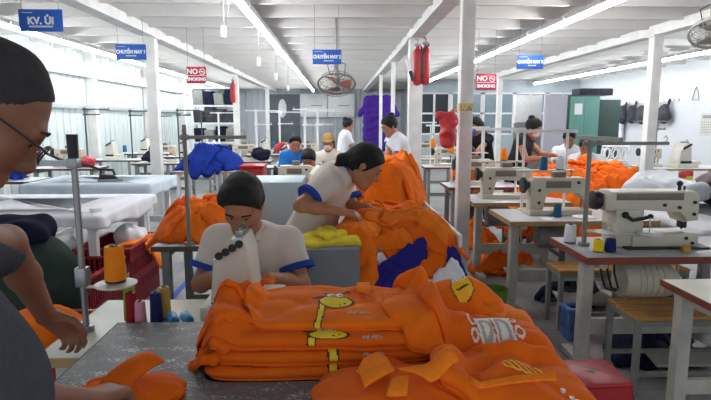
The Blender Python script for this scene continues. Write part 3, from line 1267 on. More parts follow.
# roof beams
for i, (x, bw) in enumerate(((1.17, 0.16), (-2.75, 0.16), (4.6, 0.14))):
    m = MB()
    m.box((x, (YB + Y0) / 2, 2.77), (bw, YB - Y0 - 0.1, 0.14))
    m.box((x, (YB + Y0) / 2, 2.705), (bw + 0.03, YB - Y0 - 0.1, 0.012))
    struct('beam_%d' % (i + 1), m, M_post)
for i, (x, y, wd) in enumerate(((1.17, 5.0, 0.12), (1.17, 8.3, 0.2), (1.17, 11.6, 0.08), (1.17, 14.9, 0.08), (-2.75, 8.3, 0.15), (-2.75, 14.9, 0.14),
                                (-2.75, 21.5, 0.14), (4.6, 7.9, 0.14), (4.6, 15.5, 0.14), (4.6, 20.2, 0.14))):
    m = MB()
    m.box((x, y, 1.35), (wd, wd, 2.7), bevel=0.006)
    m.box((x, y, 0.01), (wd + 0.1, wd + 0.1, 0.02))
    m.box((x, y, 2.69), (wd + 0.06, wd + 0.06, 0.02))
    struct('column_%d' % (i + 1), m, M_post)

# glazed partition at the back right, dark leaf and white panels on the back wall
gx0, gx1, gy = 2.7, XR - 0.02, 18.4
m = MB()
m.box(((gx0 + gx1) / 2, gy, 0.5), (gx1 - gx0, 0.1, 1.0))
m.box(((gx0 + gx1) / 2, gy, 2.62), (gx1 - gx0, 0.1, 0.4))
struct('wall_partition', m, mat('partition_grey', (172, 182, 188), 0.5, var=0.05, scale=2))
for i in range(5):
    a = gx0 + (gx1 - gx0) * i / 5
    b = gx0 + (gx1 - gx0) * (i + 1) / 5
    win = thing('window_%d' % (i + 1), None, None, ((a + b) / 2, gy, 1.0))
    win['kind'] = 'structure'
    ww = (b - a)
    m = MB()
    for sx in (-1, 0, 1):
        m.box((sx * (ww / 2 - 0.04), 0, 0.71), (0.07, 0.08, 1.42))
    for z in (0.03, 0.72, 1.39):
        m.box((0, 0, z), (ww, 0.08, 0.06))
    m.build('window_frame', M_white, win)
    m = MB()
    m.box((0, 0, 0.71), (ww - 0.08, 0.012, 1.36))
    m.build('window_pane', M_glass if i else M_darkdoor, win)
d = thing('door_1', None, None, (-2.3, YB - 0.12, 0))
d['kind'] = 'structure'
m = MB()
m.box((0, 0, 1.3), (1.3, 0.06, 2.6), bevel=0.01)
m.build('door_leaf', mat('door_slate', (92, 100, 108), 0.5, var=0.1, scale=2), d)
m = MB()
m.ball((-0.1, -0.06, 2.0), (0.18, 0.04, 0.4))
m.build('white_oval', M_white, d)  # plain white oval on the door leaf, gives no light
for i, x in enumerate((-1.05, 0.15)):
    t = thing('wall_panel', ['white wall board beside the slate door at the back', 'white wall board above the bun-haired woman, away from the slate door'][i], 'panel', (x, YB - 0.13, 1.62), 0)
    m = MB()
    m.box((0, 0, 0.5), (1.16, 0.08, 1.0), bevel=0.02)
    m.build('board', M_white, t)
    m = MB()
    m.box((0.12, -0.045, 0.5), (0.5, 0.012, 0.03))
    m.build('slot', M_greymetal, t)

# ================================================================== LAMPS
PI = math.pi


def lamp_proto(label, grp):
    t = thing('fluorescent_lamp', label, 'ceiling light', (0, 0, 0), 0, grp)
    mb = MB()
    mb.prism([(-0.065, 0.10), (0.065, 0.10), (0.045, 0.045), (-0.045, 0.045)], -0.62, 0.62)
    mb.box((0, -0.3, 0.12), (0.02, 0.02, 0.06))
    mb.box((0, 0.3, 0.12), (0.02, 0.02, 0.06))
    mb.build('lamp_housing', M_white, t)
    mb = MB()
    mb.cyl((0, -0.6, 0.025), (0, 0.6, 0.025), 0.028, seg=8)
    mb.build('tube', M_tube, t)
    return t


rows = [(-1.0, 3.6, 23, 'white tube lamp in the row over the middle of the hall', 'tube lamps over the middle'),
        (-4.2, 6.0, 23, 'white tube lamp in the row along the ribbed white wall', 'tube lamps by the ribbed wall'),
        (2.8, 4.2, 17.5, 'white tube lamp in the row over the sewing tables', 'tube lamps over the sewing tables'),
        (6.5, 6.6, 17.5, 'white tube lamp in the row by the plain plaster wall', 'tube lamps by the plaster wall')]
first = lamp_proto('', '')
used_first = False
for (x, ya, yb, lb, g) in rows:
    y = ya + 0.62
    while y < yb:
        if not used_first:
            L = first
            L.location = (x, y, 2.655)
            used_first = True
        else:
            L = dup(first, (x, y, 2.655))
        L['label'] = lb
        L['group'] = g
        y += 1.27

# ================================================================== THE GREY FOREGROUND TABLE
def rect_table(name, label, x0, x1, y0, y1, h, top, edge, leg, cat='table', group=None, th=0.03, lw=0.05, shelf=None, inset=0.04, single=False, stretch=0.25):
    cx, cy = (x0 + x1) / 2, (y0 + y1) / 2
    t = thing(name, label, cat, (cx, cy, 0), 0, group)
    W, D = x1 - x0, y1 - y0
    mb = MB()
    mb.box((0, 0, h - th / 2), (W, D, th), bevel=0.004)
    mb.build('tabletop', top, t)
    if edge is not None:
        mb = MB()
        e = 0.006
        mb.box((0, -D / 2, h - th / 2 - 0.002), (W + 2 * e, e * 2, th))
        mb.box((0, D / 2, h - th / 2 - 0.002), (W + 2 * e, e * 2, th))
        mb.box((-W / 2, 0, h - th / 2 - 0.002), (e * 2, D - 2 * e, th))
        mb.box((W / 2, 0, h - th / 2 - 0.002), (e * 2, D - 2 * e, th))
        mb.build('edge_band', edge, t)
    lx, ly = W / 2 - inset - lw / 2, D / 2 - inset - lw / 2
    if single:
        # one column and a foot bar at each end
        sx_ = W / 2 - 0.12
        for sx in (-1, 1):
            mb = MB()
            mb.box((sx * sx_, 0, (h - th + 0.04) / 2), (lw, lw * 1.2, h - th - 0.04), bevel=0.004)
            mb.build('leg', leg, t)
            mb = MB()
            mb.box((sx * sx_, 0, 0.02), (lw, D * 0.86, 0.04), bevel=0.004)
            mb.build('foot_bar', leg, t)
            mb = MB()
            mb.box((sx * sx_, 0, h - th - 0.02), (lw * 0.8, D * 0.8, 0.04), bevel=0.003)
            mb.build('top_rail', leg, t)
        mb = MB()
        mb.box((0, 0, stretch), (2 * sx_ - lw, 0.035, 0.1), bevel=0.004)
        mb.build('stretcher', leg, t)
        mb = MB()
        mb.box((0.1, -0.06, 0.09), (0.4, 0.24, 0.02), rot=(0.2, 0, 0), bevel=0.004)
        mb.box((0.1, 0.06, 0.07), (0.03, 0.03, 0.14))
        mb.cyl((0.1, 0.0, 0.1), (0.1, 0.03, h - th), 0.008, seg=8)
        mb.build('treadle', leg, t)
        return t
    for sx in (-1, 1):
        for sy in (-1, 1):
            mb = MB()
            mb.box((sx * lx, sy * ly, (h - th) / 2 + 0.0), (lw, lw, h - th), bevel=0.003)
            mb.build('leg', leg, t)
    for sx in (-1, 1):
        mb = MB()
        mb.box((sx * lx, 0, stretch * 0.5), (lw * 0.8, 2 * ly - lw, lw * 0.8))
        mb.build('stretcher', leg, t)
        mb = MB()
        mb.box((sx * lx, 0, h - th - 0.03), (lw * 0.8, 2 * ly - lw, 0.04))
        mb.build('top_rail', leg, t)
    mb = MB()
    mb.box((0, ly - lw * 0.2, stretch), (2 * lx - lw, lw * 0.5, lw * 1.2))
    mb.build('stretcher', leg, t)
    return t


M_speck = worn_mat('grey_worn_top', (116, 116, 118), (226, 226, 226), 0.5, lo=0.585, hi=0.63, scale=95, stretch=(1, 2.0, 1))
rect_table('work_table', 'grey scuffed work table under the nearest orange shirts', -0.79, 0.62, 1.12, 1.88, 0.78, M_speck, M_edge_dark, M_greymetal, th=0.025, inset=0.27)
M_creamtop = mat('cream_tabletop', (224, 222, 206), 0.35, var=0.04, scale=5)
rect_table('sewing_table', 'cream sewing table behind the grey work table, holding the spools', -0.97, 0.02, 1.66, 2.22, 0.75, M_creamtop, M_edge_tan, M_palemetal)


# ================================================================== SEWING KIT BUILDERS
def lockstitch(label, loc, rz=0, body=None, group=None, s=1.0):
    body = body or M_cream
    t = thing('sewing_machine', label, 'sewing machine', loc, rz, group)
    mb = MB()
    mb.box((0, 0, 0.022), (0.50 * s, 0.18, 0.044), bevel=0.006)
    mb.build('bed', body, t)
    mb = MB()
    poly = [(-0.235, 0.04), (-0.24, 0.26), (-0.205, 0.30), (0.18, 0.30), (0.235, 0.28), (0.24, 0.14), (0.2, 0.12), (0.165, 0.14),
            (0.155, 0.19), (-0.09, 0.195), (-0.125, 0.165), (-0.13, 0.04)]
    mb.prism([(x * s, z) for x, z in poly], -0.055, 0.055, bevel=0.014)
    a = mb.build('arm', body, t)
    mb = MB()
    mb.lathe([(0.02, -0.30 * s), (0.062, -0.295 * s), (0.066, -0.275 * s), (0.05, -0.262 * s), (0.03, -0.24 * s)], (0, 0, 0.235), 18, axis='x')
    mb.build('hand_wheel', M_dark, t)
    mb = MB()
    mb.cyl((0.2 * s, 0, 0.13), (0.2 * s, 0, 0.075), 0.006)
    mb.cyl((0.2 * s, 0, 0.08), (0.2 * s, 0, 0.046), 0.002)
    mb.build('needle_bar', M_steel, t)
    mb = MB()
    mb.cyl((0.2 * s, 0.018, 0.13), (0.2 * s, 0.018, 0.055), 0.005)
    mb.box((0.2 * s, 0.0, 0.052), (0.016, 0.05, 0.006))
    mb.build('presser_foot', M_steel, t)
    mb = MB()
    mb.box((-0.02 * s, -0.058, 0.245), (0.2 * s, 0.006, 0.055), bevel=0.002)
    mb.build('name_panel', M_greymach, t)
    mb = MB()
    mb.box((0.0, 0, 0.322), (0.1 * s, 0.07, 0.045), bevel=0.008)
    mb.cyl((0.1 * s, 0, 0.3), (0.1 * s, 0, 0.36), 0.004)
    mb.cyl((0.1 * s, 0, 0.345), (0.1 * s, 0, 0.35), 0.016)
    mb.build('bobbin_winder', M_greymach, t)
    mb = MB()
    for x, z in ((0.14, 0.26), (-0.17, 0.1), (-0.17, 0.2)):
        mb = MB()
        mb.cyl((x * s, -0.054, z), (x * s, -0.064, z), 0.012)
        mb.build('cap_screw', M_dark, t)
    return t


def overlock(label, loc, rz=0, body=None, group=None, s=1.0):
    """boxy machine with a tapering column, dials on its brow and a cloth plate"""
    body = body or M_creamwhite
    t = thing('overlock_machine', label, 'sewing machine', loc, rz, group)
    mb = MB()
    mb.box((0, 0, 0.03 * s), (0.30 * s, 0.26 * s, 0.06 * s), bevel=0.008)
    mb.box((0.13 * s, -0.03 * s, 0.075 * s), (0.1 * s, 0.2 * s, 0.04 * s), bevel=0.01)
    mb.build('bed', body, t)
    mb = MB()
    mb.prism([(-0.115 * s, 0.055 * s), (-0.098 * s, 0.245 * s), (-0.05 * s, 0.285 * s), (-0.02 * s, 0.335 * s), (0.03 * s, 0.335 * s), (0.05 * s, 0.275 * s), (0.07 * s, 0.055 * s)],
             -0.10 * s, 0.12 * s, bevel=0.014 * s)
    mb.build('column_housing', body, t)
    mb = MB()
    for i in range(4):
        c = Vector((-0.065 * s + 0.027 * i * s, -0.105 * s, (0.262 + 0.016 * i) * s))
        mb.cyl(c, c + Vector((0, -0.022 * s, 0.008)), 0.011 * s)
        mb.cyl(c + Vector((0, -0.022 * s, 0.008)), c + Vector((0, -0.026 * s, 0.009)), 0.016 * s)
    mb.build('tension_dial', M_dark, t)
    mb = MB()
    mb.box((0.005 * s, 0.0, 0.345 * s), (0.03 * s, 0.14 * s, 0.025 * s), bevel=0.004)
    mb.tube([(0.0, -0.05 * s, 0.35 * s), (0.0, -0.07 * s, 0.385 * s), (0.02 * s, -0.03 * s, 0.385 * s), (0.02 * s, 0.03 * s, 0.355 * s)], 0.004 * s, seg=6)
    mb.build('thread_guide', M_steel, t)
    mb = MB()
    mb.box((-0.02 * s, -0.108 * s, 0.075 * s), (0.15 * s, 0.014 * s, 0.038 * s), bevel=0.003)
    mb.build('lower_cover', M_dark, t)
    mb = MB()
    mb.lathe([(0.02 * s, 0.11 * s), (0.05 * s, 0.125 * s), (0.052 * s, 0.14 * s), (0.02 * s, 0.15 * s)], (0, 0, 0.16 * s), 16, axis='y')
    mb.build('hand_wheel', M_dark, t)
    return t


def thread_stand(label, loc, h=0.66, rz=0, bars=((-0.2, 0.2, 0.0, 1.0),), discs=(), m_=None, r=0.011, group=None, grip=False):
    m_ = m_ or M_greymetal
    t = thing('thread_stand', label, 'thread stand', loc, rz, group)
    mb = MB()
    mb.cyl((0, 0, 0), (0, 0, h), r, seg=10)
    mb.cyl((0, 0, 0), (0, 0, 0.02), r * 2.4, seg=12)
    mb.build('pole', m_, t)
    for (x0, x1, y, fr) in bars:
        mb = MB()
        mb.box(((x0 + x1) / 2, y, h * fr), (x1 - x0, 0.016, 0.02))
        mb.box((0, 0, h * fr), (r * 3.4, r * 3.4, 0.035), bevel=0.003)
        for xx in (x0 + 0.02, x1 - 0.02):
            mb.tube([(xx, y, h * fr + 0.01), (xx + 0.012, y, h * fr + 0.03), (xx, y, h * fr + 0.045), (xx - 0.012, y, h * fr + 0.03)], 0.0025, seg=5)
        mb.build('guide_bar', m_, t)
    for (dx, dy, dz) in discs:
        mb = MB()
        mb.cyl((0, 0, dz - 0.012), (dx, dy, dz - 0.012), 0.006, seg=8)
        mb.lathe([(0.02, dz - 0.012), (0.07, dz - 0.006), (0.072, dz), (0.02, dz + 0.004), (0.006, dz + 0.006)], (dx, dy, 0), 20)
        mb.cyl((dx, dy, dz), (dx, dy, dz + 0.09), 0.004, seg=8)
        mb.build('spool_disc', mat('pale_plastic', (214, 214, 208), 0.4), t)
    if grip:
        mb = MB()
        mb.cyl((0, 0, h - 0.09), (0, 0, h), r * 1.55, r * 1.7, seg=12)
        mb.build('grip', M_dark, t)
        mb = MB()
        mb.box((0.0, 0, 0.2), (0.04, 0.04, 0.07), bevel=0.004)
        mb.build('clamp', M_steel, t)
    return t


def spool(label, loc, r, h, m_, group=None, core=None, cone=0.86):
    x, y, z = loc
    mb = MB()
    mb.lathe([(r * 0.9, 0.004), (r, 0.008), (r, 0.02), (r * cone, h * 0.93), (r * cone * 0.93, h * 0.96), (r * 0.4, h * 0.965)], seg=20)
    o = mb.build('thread_spool', m_, None, loc=loc)
    tag(o, label, 'thread spool', group)
    mb = MB()
    mb.lathe([(r * 0.95, 0.0), (r * 0.95, 0.005), (r * 0.36, 0.008), (r * 0.36, h * 0.95), (r * 0.38, h), (r * 0.2, h), (r * 0.2, h * 0.9)], seg=14)
    mb.build('spool_core', core or M_dark, o)
    return o


def bench(label, x0, x1, y0, y1, h=0.45, group=None):
    cx, cy = (x0 + x1) / 2, (y0 + y1) / 2
    t = thing('slat_bench', label, 'bench', (cx, cy, 0), 0, group)
    W, D = x1 - x0, y1 - y0
    n = 3
    sw = D / n
    for i in range(n):
        mb = MB()
        mb.box((0, -D / 2 + sw * (i + 0.5), h - 0.011), (W, sw - 0.008, 0.022), bevel=0.003)
        mb.build('seat_slat', M_wood, t)
    for sx in (-1, 1):
        for sy in (-1, 1):
            mb = MB()
            mb.box((sx * (W / 2 - 0.02), sy * (D / 2 - 0.02), (h - 0.022) / 2), (0.03, 0.03, h - 0.022))
            mb.build('leg', M_greymetal, t)
    mb = MB()
    for sy in (-1, 1):
        mb.box((0, sy * (D / 2 - 0.02), h - 0.04), (W - 0.07, 0.024, 0.03))
        mb.box((0, sy * (D / 2 - 0.02), 0.12), (W - 0.07, 0.02, 0.024))
    for sx in (-1, 1):
        mb.box((sx * (W / 2 - 0.02), 0, h - 0.04), (0.024, D - 0.07, 0.03))
    mb.build('bench_frame', M_greymetal, t)
    return t


def motor(parent, loc, m_=None, s=1.0):
    mb = MB()
    mb.lathe([(0.05 * s, -0.15 * s), (0.085 * s, -0.14 * s), (0.095 * s, -0.09 * s), (0.095 * s, 0.06 * s), (0.085 * s, 0.1 * s), (0.06 * s, 0.13 * s), (0.03 * s, 0.16 * s)], loc, 20, axis='x')
    for k_ in range(5):
        mb.lathe([(0.099 * s, (-0.08 + 0.03 * k_) * s), (0.099 * s, (-0.07 + 0.03 * k_) * s)], loc, 20, axis='x')
    mb.box((loc[0], loc[1], loc[2] + 0.095 * s), (0.12 * s, 0.06 * s, 0.05 * s), bevel=0.006)
    mb.build('motor', m_ or M_cream, parent)


# ================================================================== RIGHT ROW OF SEWING TABLES
T1 = rect_table('sewing_table', 'grey-topped sewing table with red-brown edge under the big pattern machine', 1.375, 2.57, 2.86, 3.38, 0.75, M_laminate_grey, M_edge_red, M_palemetal, lw=0.065, th=0.04, single=True)
motor(T1, (-0.1, 0.0, 0.54), s=1.2)
mb = MB()
for i, xx in enumerate((-0.42, -0.38, -0.34)):
    mb.tube([(xx, -0.05, 0.71), (xx + 0.01, -0.05, 0.6), (xx + 0.05, -0.03, 0.5), (xx + 0.13, 0.0, 0.47), (-0.22, 0.05, 0.54)], 0.006, seg=6)
mb.build('cable', M_dark, T1)
T2 = rect_table('sewing_table', 'white-topped sewing table with tan edge and teal spool on it', 1.29, 2.42, 3.93, 4.5, 0.75, M_lam, M_edge_tan, M_palemetal, lw=0.065, th=0.035, single=True)
motor(T2, (-0.1, 0.05, 0.56), M_greymetal)
T3 = rect_table('sewing_table', 'white-topped sewing table with tan edge, second one away from the big pattern machine table', 1.24, 2.15, 4.85, 5.42, 0.75, M_lam, M_edge_tan, M_palemetal, lw=0.065, th=0.035, single=True)
motor(T3, (-0.1, 0.05, 0.56), M_greymetal)
T4 = rect_table('sewing_table', 'sewing table with dark red edge behind the white column', 1.25, 2.1, 6.0, 6.5, 0.75, M_lam, M_edge_red, M_greymetal)
T5 = rect_table('sewing_table', 'far sewing table with dark red edge below the red plastic bag', 1.4, 2.4, 8.6, 9.1, 0.75, M_lam, M_edge_red, M_greymetal)
T6 = rect_table('sewing_table', 'small far sewing table with pale edge between the two nearest white columns', 1.3, 2.3, 10.4, 10.95, 0.75, M_lam, M_edge_tan, M_greymetal)
T0 = rect_table('sewing_table', 'sewing table with brown edge whose corner shows over the near slat bench', 1.54, 2.7, 1.8, 2.44, 0.75, M_creamtop, M_edge_red, M_palemetal, lw=0.06)
bench('slat bench in front of the big pattern machine table, beside the red stool', 1.6, 2.6, 2.72, 3.06)
bench('slat bench between the big pattern machine table and the table with the teal spool', 1.56, 2.5, 3.64, 3.9)

# the big pattern machine
pm = thing('pattern_sewing_machine', 'large cream pattern sewing machine with long arm on red-edged table', 'sewing machine', (1.85, 3.16, 0.75))
mb = MB()
mb.prism([(-0.28, 0.22), (-0.28, 0.30), (-0.25, 0.335), (0.25, 0.335), (0.285, 0.31), (0.285, 0.16), (0.2, 0.15), (0.185, 0.225), (-0.05, 0.225)], -0.08, 0.08, bevel=0.014)
mb.build('arm', M_cream, pm)
mb = MB()
mb.prism([(-0.215, 0.0), (-0.22, 0.23), (-0.05, 0.23), (-0.065, 0.14), (-0.06, 0.0)], -0.09, 0.09, bevel=0.012)
mb.build('column_housing', M_cream, pm)
mb = MB()
mb.box((0.08, -0.02, 0.045), (0.40, 0.17, 0.09), bevel=0.01)
mb.build('bed', M_cream, pm)
mb = MB()
mb.box((0.08, -0.02, 0.006), (0.5, 0.24, 0.012), bevel=0.003)
mb.build('base_plate', M_dark, pm)
mb = MB()
mb.box((-0.02, -0.083, 0.305), (0.40, 0.008, 0.04), bevel=0.002)
mb.build('top_panel', M_greymach, pm)
mb = MB()
mb.lathe([(0.02, -0.33), (0.055, -0.325), (0.06, -0.3), (0.045, -0.27)], (0, 0, 0.275), 18, axis='x')
mb.build('hand_wheel', M_dark, pm)
mb = MB()
mb.cyl((0.235, 0, 0.16), (0.235, 0, 0.1), 0.009)
mb.cyl((0.235, 0, 0.105), (0.235, 0, 0.092), 0.003)
mb.box((0.235, 0, 0.13), (0.035, 0.05, 0.05), bevel=0.004)
mb.build('needle_bar', M_dark, pm)
mb = MB()
mb.tube([(-0.17, -0.095, 0.2), (-0.13, -0.11, 0.17), (-0.07, -0.11, 0.18), (-0.02, -0.1, 0.19)], 0.011, seg=8)
mb.ball((-0.17, -0.1, 0.2), 0.02)
mb.ball((-0.02, -0.1, 0.19), 0.016)
mb.build('lever', M_dark, pm)
mb = MB()
for x, z in ((0.07, 0.255), (0.16, 0.24), (0.25, 0.2), (0.25, 0.27), (0.2, 0.06), (0.24, 0.03)):
    mb = MB()
    mb.cyl((x, -0.079 if z > 0.1 else -0.104, z), (x, -0.09 if z > 0.1 else -0.112, z), 0.01)
    mb.build('cap_screw', M_dark, pm)
mb = MB()
mb.cyl((0.19, -0.02, 0.335), (0.19, -0.02, 0.37), 0.01)
mb.ball((0.19, -0.02, 0.375), 0.018)
mb.cyl((0.22, -0.02, 0.335), (0.22, -0.02, 0.36), 0.006)
mb.build('thread_guide', M_dark, pm)

thread_stand('grey thread stand with T-shaped bars beside the big pattern machine', (1.48, 3.14, 0.75), 0.66, 0,
             bars=((-0.04, 0.47, 0.0, 0.93),), discs=((0.1, -0.08, 0.1), (0.2, 0.02, 0.105), (0.32, -0.13, 0.1), (0.04, 0.1, 0.16)), r=0.014)
ts = [o_ for o_ in bpy.data.objects if o_.name.startswith('thread_stand')][-1]
mb = MB()
mb.box((-0.05, -0.2, 0.65), (0.02, 0.4, 0.022), rot=(0, 0, 0.12))
mb.build('guide_bar', M_greymetal, ts)
spool('white thread spool standing on the corner of the red-edged table', (1.43, 3.22, 0.752), 0.037, 0.115, T_white)
spool('yellow thread spool beside the navy one on the red-edged table', (1.49, 2.98, 0.752), 0.03, 0.075, T_yellow)
spool('navy thread spool beside the yellow one on the red-edged table', (1.56, 2.98, 0.752), 0.033, 0.078, T_navy)
mb = MB()
mb.box((0, 0, 0.015), (0.045, 0.035, 0.03), bevel=0.004)
mb.box((0, 0, 0.033), (0.03, 0.02, 0.008))
o = mb.build('wax_block', mat('amber_wax', (196, 150, 50), 0.5), None, loc=(1.99, 2.96, 0.752))
tag(o, 'small amber block lying under the arm of the big pattern machine', 'block')

lockstitch('cream lockstitch machine on the table with the teal spool', (1.76, 4.24, 0.75))
lockstitch('cream lockstitch machine on the second white table, below the orange spool', (1.62, 5.14, 0.75))
lockstitch('cream lockstitch machine on the red-edged table behind the white column', (1.6, 6.25, 0.75), s=0.9)
lockstitch('far cream lockstitch machine below the red plastic bag', (1.8, 8.85, 0.75), s=0.9)
lockstitch('farthest cream lockstitch machine of the row, between two white columns', (1.75, 10.7, 0.75), s=0.9)
spool('teal thread spool standing in front of the machine on the white table', (1.71, 4.1, 0.752), 0.03, 0.1, T_teal)
# goal-post stands behind the machines
def goal(label, loc, w_, h, spools=(), z=0.32):
    t = thing('thread_stand', label, 'thread stand', loc)
    for sx in ((0,) if w_ < 0.01 else (-1, 1)):
        mb = MB()
        mb.cyl((sx * w_ / 2, 0, 0), (sx * w_ / 2, 0, h), 0.011, seg=10)
        mb.cyl((sx * w_ / 2, 0, 0), (sx * w_ / 2, 0, 0.015), 0.028, seg=10)
        mb.build('pole', M_white, t)
    mb = MB()
    mb.box((0, 0, h), (w_ + 0.16, 0.022, 0.026))
    mb.build('guide_bar', M_white, t)
    mb = MB()
    mb.box((0, -0.03, z), (w_ + 0.12, 0.1, 0.014), bevel=0.003)
    mb.build('spool_shelf', M_palemetal, t)
    for (dx, r, hh, mm, lb) in spools:
        spool(lb, (loc[0] + dx, loc[1] - 0.03, loc[2] + z + 0.008), r, hh, mm)
    return t


goal('white gallows thread stand on the table with the teal spool', (1.72, 4.44, 0.75), 0.36, 0.66,
     [(-0.02, 0.034, 0.11, T_teal, 'teal thread cone on the gallows stand nearest the white cone'), (0.12, 0.036, 0.11, T_white, 'white thread cone on the gallows stand before the orange heap')], z=0.335)
goal('white gallows thread stand on the second white table from the red-edged one', (1.62, 5.36, 0.75), 0.34, 0.66,
     [(0.03, 0.036, 0.12, T_orange, 'orange thread cone on the gallows stand in front of the woman in a blue mask')], z=0.34)
goal('white gallows thread stand on the red-edged table behind the white column', (1.55, 6.46, 0.75), 0.36, 0.66,
     [(-0.2, 0.04, 0.14, T_orange, 'orange thread cone just beside the white column')], z=0.36)
goal('white gallows thread stand on the far table below the red plastic bag', (1.75, 9.05, 0.75), 0.4, 0.66,
     [(-0.16, 0.045, 0.14, T_orange, 'left orange cone of two on the far stand below the red bag'), (0.1, 0.045, 0.14, T_orange, 'right orange cone of two on the far stand below the red bag')], z=0.3)
goal('farthest white gallows thread stand of the row right of the middle columns', (1.7, 10.9, 0.75), 0.4, 0.7,
     [(-0.1, 0.045, 0.14, T_teal, 'teal cone on the farthest stand between two white columns')], z=0.25)

# white cutting table, heap table
def draped_table(name, label, x0, x1, y0, y1, h, drop, m_, mleg, seed=0, clothlabel=None, sag=0.0):
    t = rect_table(name, label, x0 + 0.03, x1 - 0.03, y0 + 0.03, y1 - 0.03, h - 0.004, M_lam, None, mleg, lw=0.06)
    rs = np.random.RandomState(seed)
    NX, NY = 40, 34
    vs, fs = [], []
    W, D = x1 - x0, y1 - y0
    cx, cy = (x0 + x1) / 2, (y0 + y1) / 2
    ph = rs.rand(6) * 6.28
    ring_n = 160

    def per(s):
        P_ = 2 * (W + D)
        s = (s % 1) * P_
        if s < W:
            return -W / 2 + s, -D / 2, 0, -1
        s -= W
        if s < D:
            return W / 2, -D / 2 + s, 1, 0
        s -= D
        if s < W:
            return W / 2 - s, D / 2, 0, 1
        s -= W
        return -W / 2, D / 2 - s, -1, 0
    # top
    rings = []
    for q, (fr, z) in enumerate(((0.0, 0.002), (0.5, 0.003), (0.97, 0.002), (1.0, -0.006))):
        rings.append([(px_ * fr, py_ * fr, h + z) for (px_, py_, _, _) in [per(i / ring_n) for i in range(ring_n)]])
    for q in range(1, 7):
        ring = []
        for i in range(ring_n):
            s = i / ring_n
            px_, py_, nx_, ny_ = per(s)
            wv = (math.sin(s * 6.28 * 17 + ph[0]) + 0.7 * math.sin(s * 6.28 * 29 + ph[1])) * 0.008 * q / 6 * (1 + drop)
            dz = drop * (1 + 0.25 * math.sin(s * 6.28 * 3 + ph[2]) + 0.15 * math.sin(s * 6.28 * 7 + ph[3])) * q / 6
            off = 0.008 + wv + 0.012 * q / 6
            ring.append((px_ + nx_ * off, py_ + ny_ * off, h - 0.006 - dz))
        rings.append(ring)
    for ring in rings:
        vs += ring
    for a in range(len(rings) - 1):
        for i in range(ring_n):
            j = (i + 1) % ring_n
            if a == 0:
                continue
            fs.append((a * ring_n + i, a * ring_n + j, (a + 1) * ring_n + j, (a + 1) * ring_n + i))
    fs.append(tuple(ring_n + i for i in range(ring_n)))
    o_ = mesh_obj('tablecloth', vs, fs, m_, None, loc=(cx, cy, 0))
    mod = o_.modifiers.new('thickness', 'SOLIDIFY')
    mod.thickness = 0.004
    mod.offset = 1
    tag(o_, clothlabel, 'tablecloth')
    return t


draped_table('cutting_table', 'long white ironing table beside the man in glasses', -3.3, -1.76, 3.98, 5.2, 0.8, 0.10, M_whitecloth, M_white, 1, 'white cloth on the ironing table nearest the man in glasses')
draped_table('cutting_table', 'white ironing table with the dark iron on it', -3.5, -2.08, 6.0, 7.0, 0.8, 0.16, mat('pale_blue_cotton', (206, 218, 228), 0.9, var=0.03, spec=0.1), M_white, 2, 'pale cloth on the ironing table that carries the iron')
draped_table('cutting_table', 'white cloth-covered table behind the big pattern machine', 2.5, 4.2, 3.55, 5.1, 0.75, 0.12, M_whitecloth, M_greymetal, 3, 'white cloth on the table behind the big pattern machine')
rect_table('heap_table', 'pale table under the large orange heap on the sewing-machine side', 2.22, 3.4, 5.25, 6.35, 0.72, M_lam, M_edge_tan, M_greymetal)

# red plastic stool
def stool(label, loc, m_, h=0.45, w_=0.3, rz=0.0):
    t = thing('plastic_stool', label, 'stool', loc, rz)
    mb = MB()
    mb.box((0, 0, h - 0.012), (w_, w_, 0.024), bevel=0.01)
    mb.lathe([(0.02, h), (0.024, h + 0.002), (0.02, h + 0.003)], seg=14)
    mb.build('seat', m_, t)
    mb = MB()
    mb.cyl((0, 0, h + 0.003), (0, 0, h + 0.0036), 0.015, seg=14)
    mb.build('dark_hole_disc', M_dark, t)  # dark disc on the closed seat, its colour standing in for a hole's shade
    s0, s1 = w_ / 2 - 0.006, w_ / 2 + 0.045
    for k_ in range(4):
        mb = MB()
        ang = k_ * PI / 2
        # one splayed side with an arched opening
        out = [(-s0, h - 0.02), (s0, h - 0.02)]
        n_ = 10
        right = [(s0 + (s1 - s0) * (1 - z), z * (h - 0.02)) for z in (0,)]
        poly = [(-s0, h - 0.02), (-s1, 0.0), (-s1 + 0.055, 0.0)]
        for q in range(n_ + 1):
            a = PI - PI * q / n_
            poly.append((math.cos(a) * (s0 - 0.055), 0.12 + (h - 0.25) * math.sin(a)))
        poly += [(s1 - 0.055, 0.0), (s1, 0.0), (s0, h - 0.02)]
        vs0 = []
        for off in (0.0, -0.006):
            ring = []
            for (px_, pz) in poly:
                yy_ = -(s1 + (s0 - s1) * pz / (h - 0.02)) - off
                v = Vector((px_, yy_, pz))
                v.rotate(Euler((0, 0, ang)))
                ring.append(mb.bm.verts.new(v))
            vs0.append(ring)
        f1 = mb.bm.faces.new(vs0[0])
        f2 = mb.bm.faces.new(list(reversed(vs0[1])))
        for q in range(len(poly)):
            mb.bm.faces.new((vs0[0][q], vs0[1][q], vs0[1][(q + 1) % len(poly)], vs0[0][(q + 1) % len(poly)]))
        bmesh.ops.triangulate(mb.bm, faces=[f1, f2])
        mb.build('leg_panel', m_, t, smooth=False)
    return t


stool('red plastic stool in front of the near slat bench', (1.07, 2.12, 0), M_red, 0.45, 0.235, 0.05)

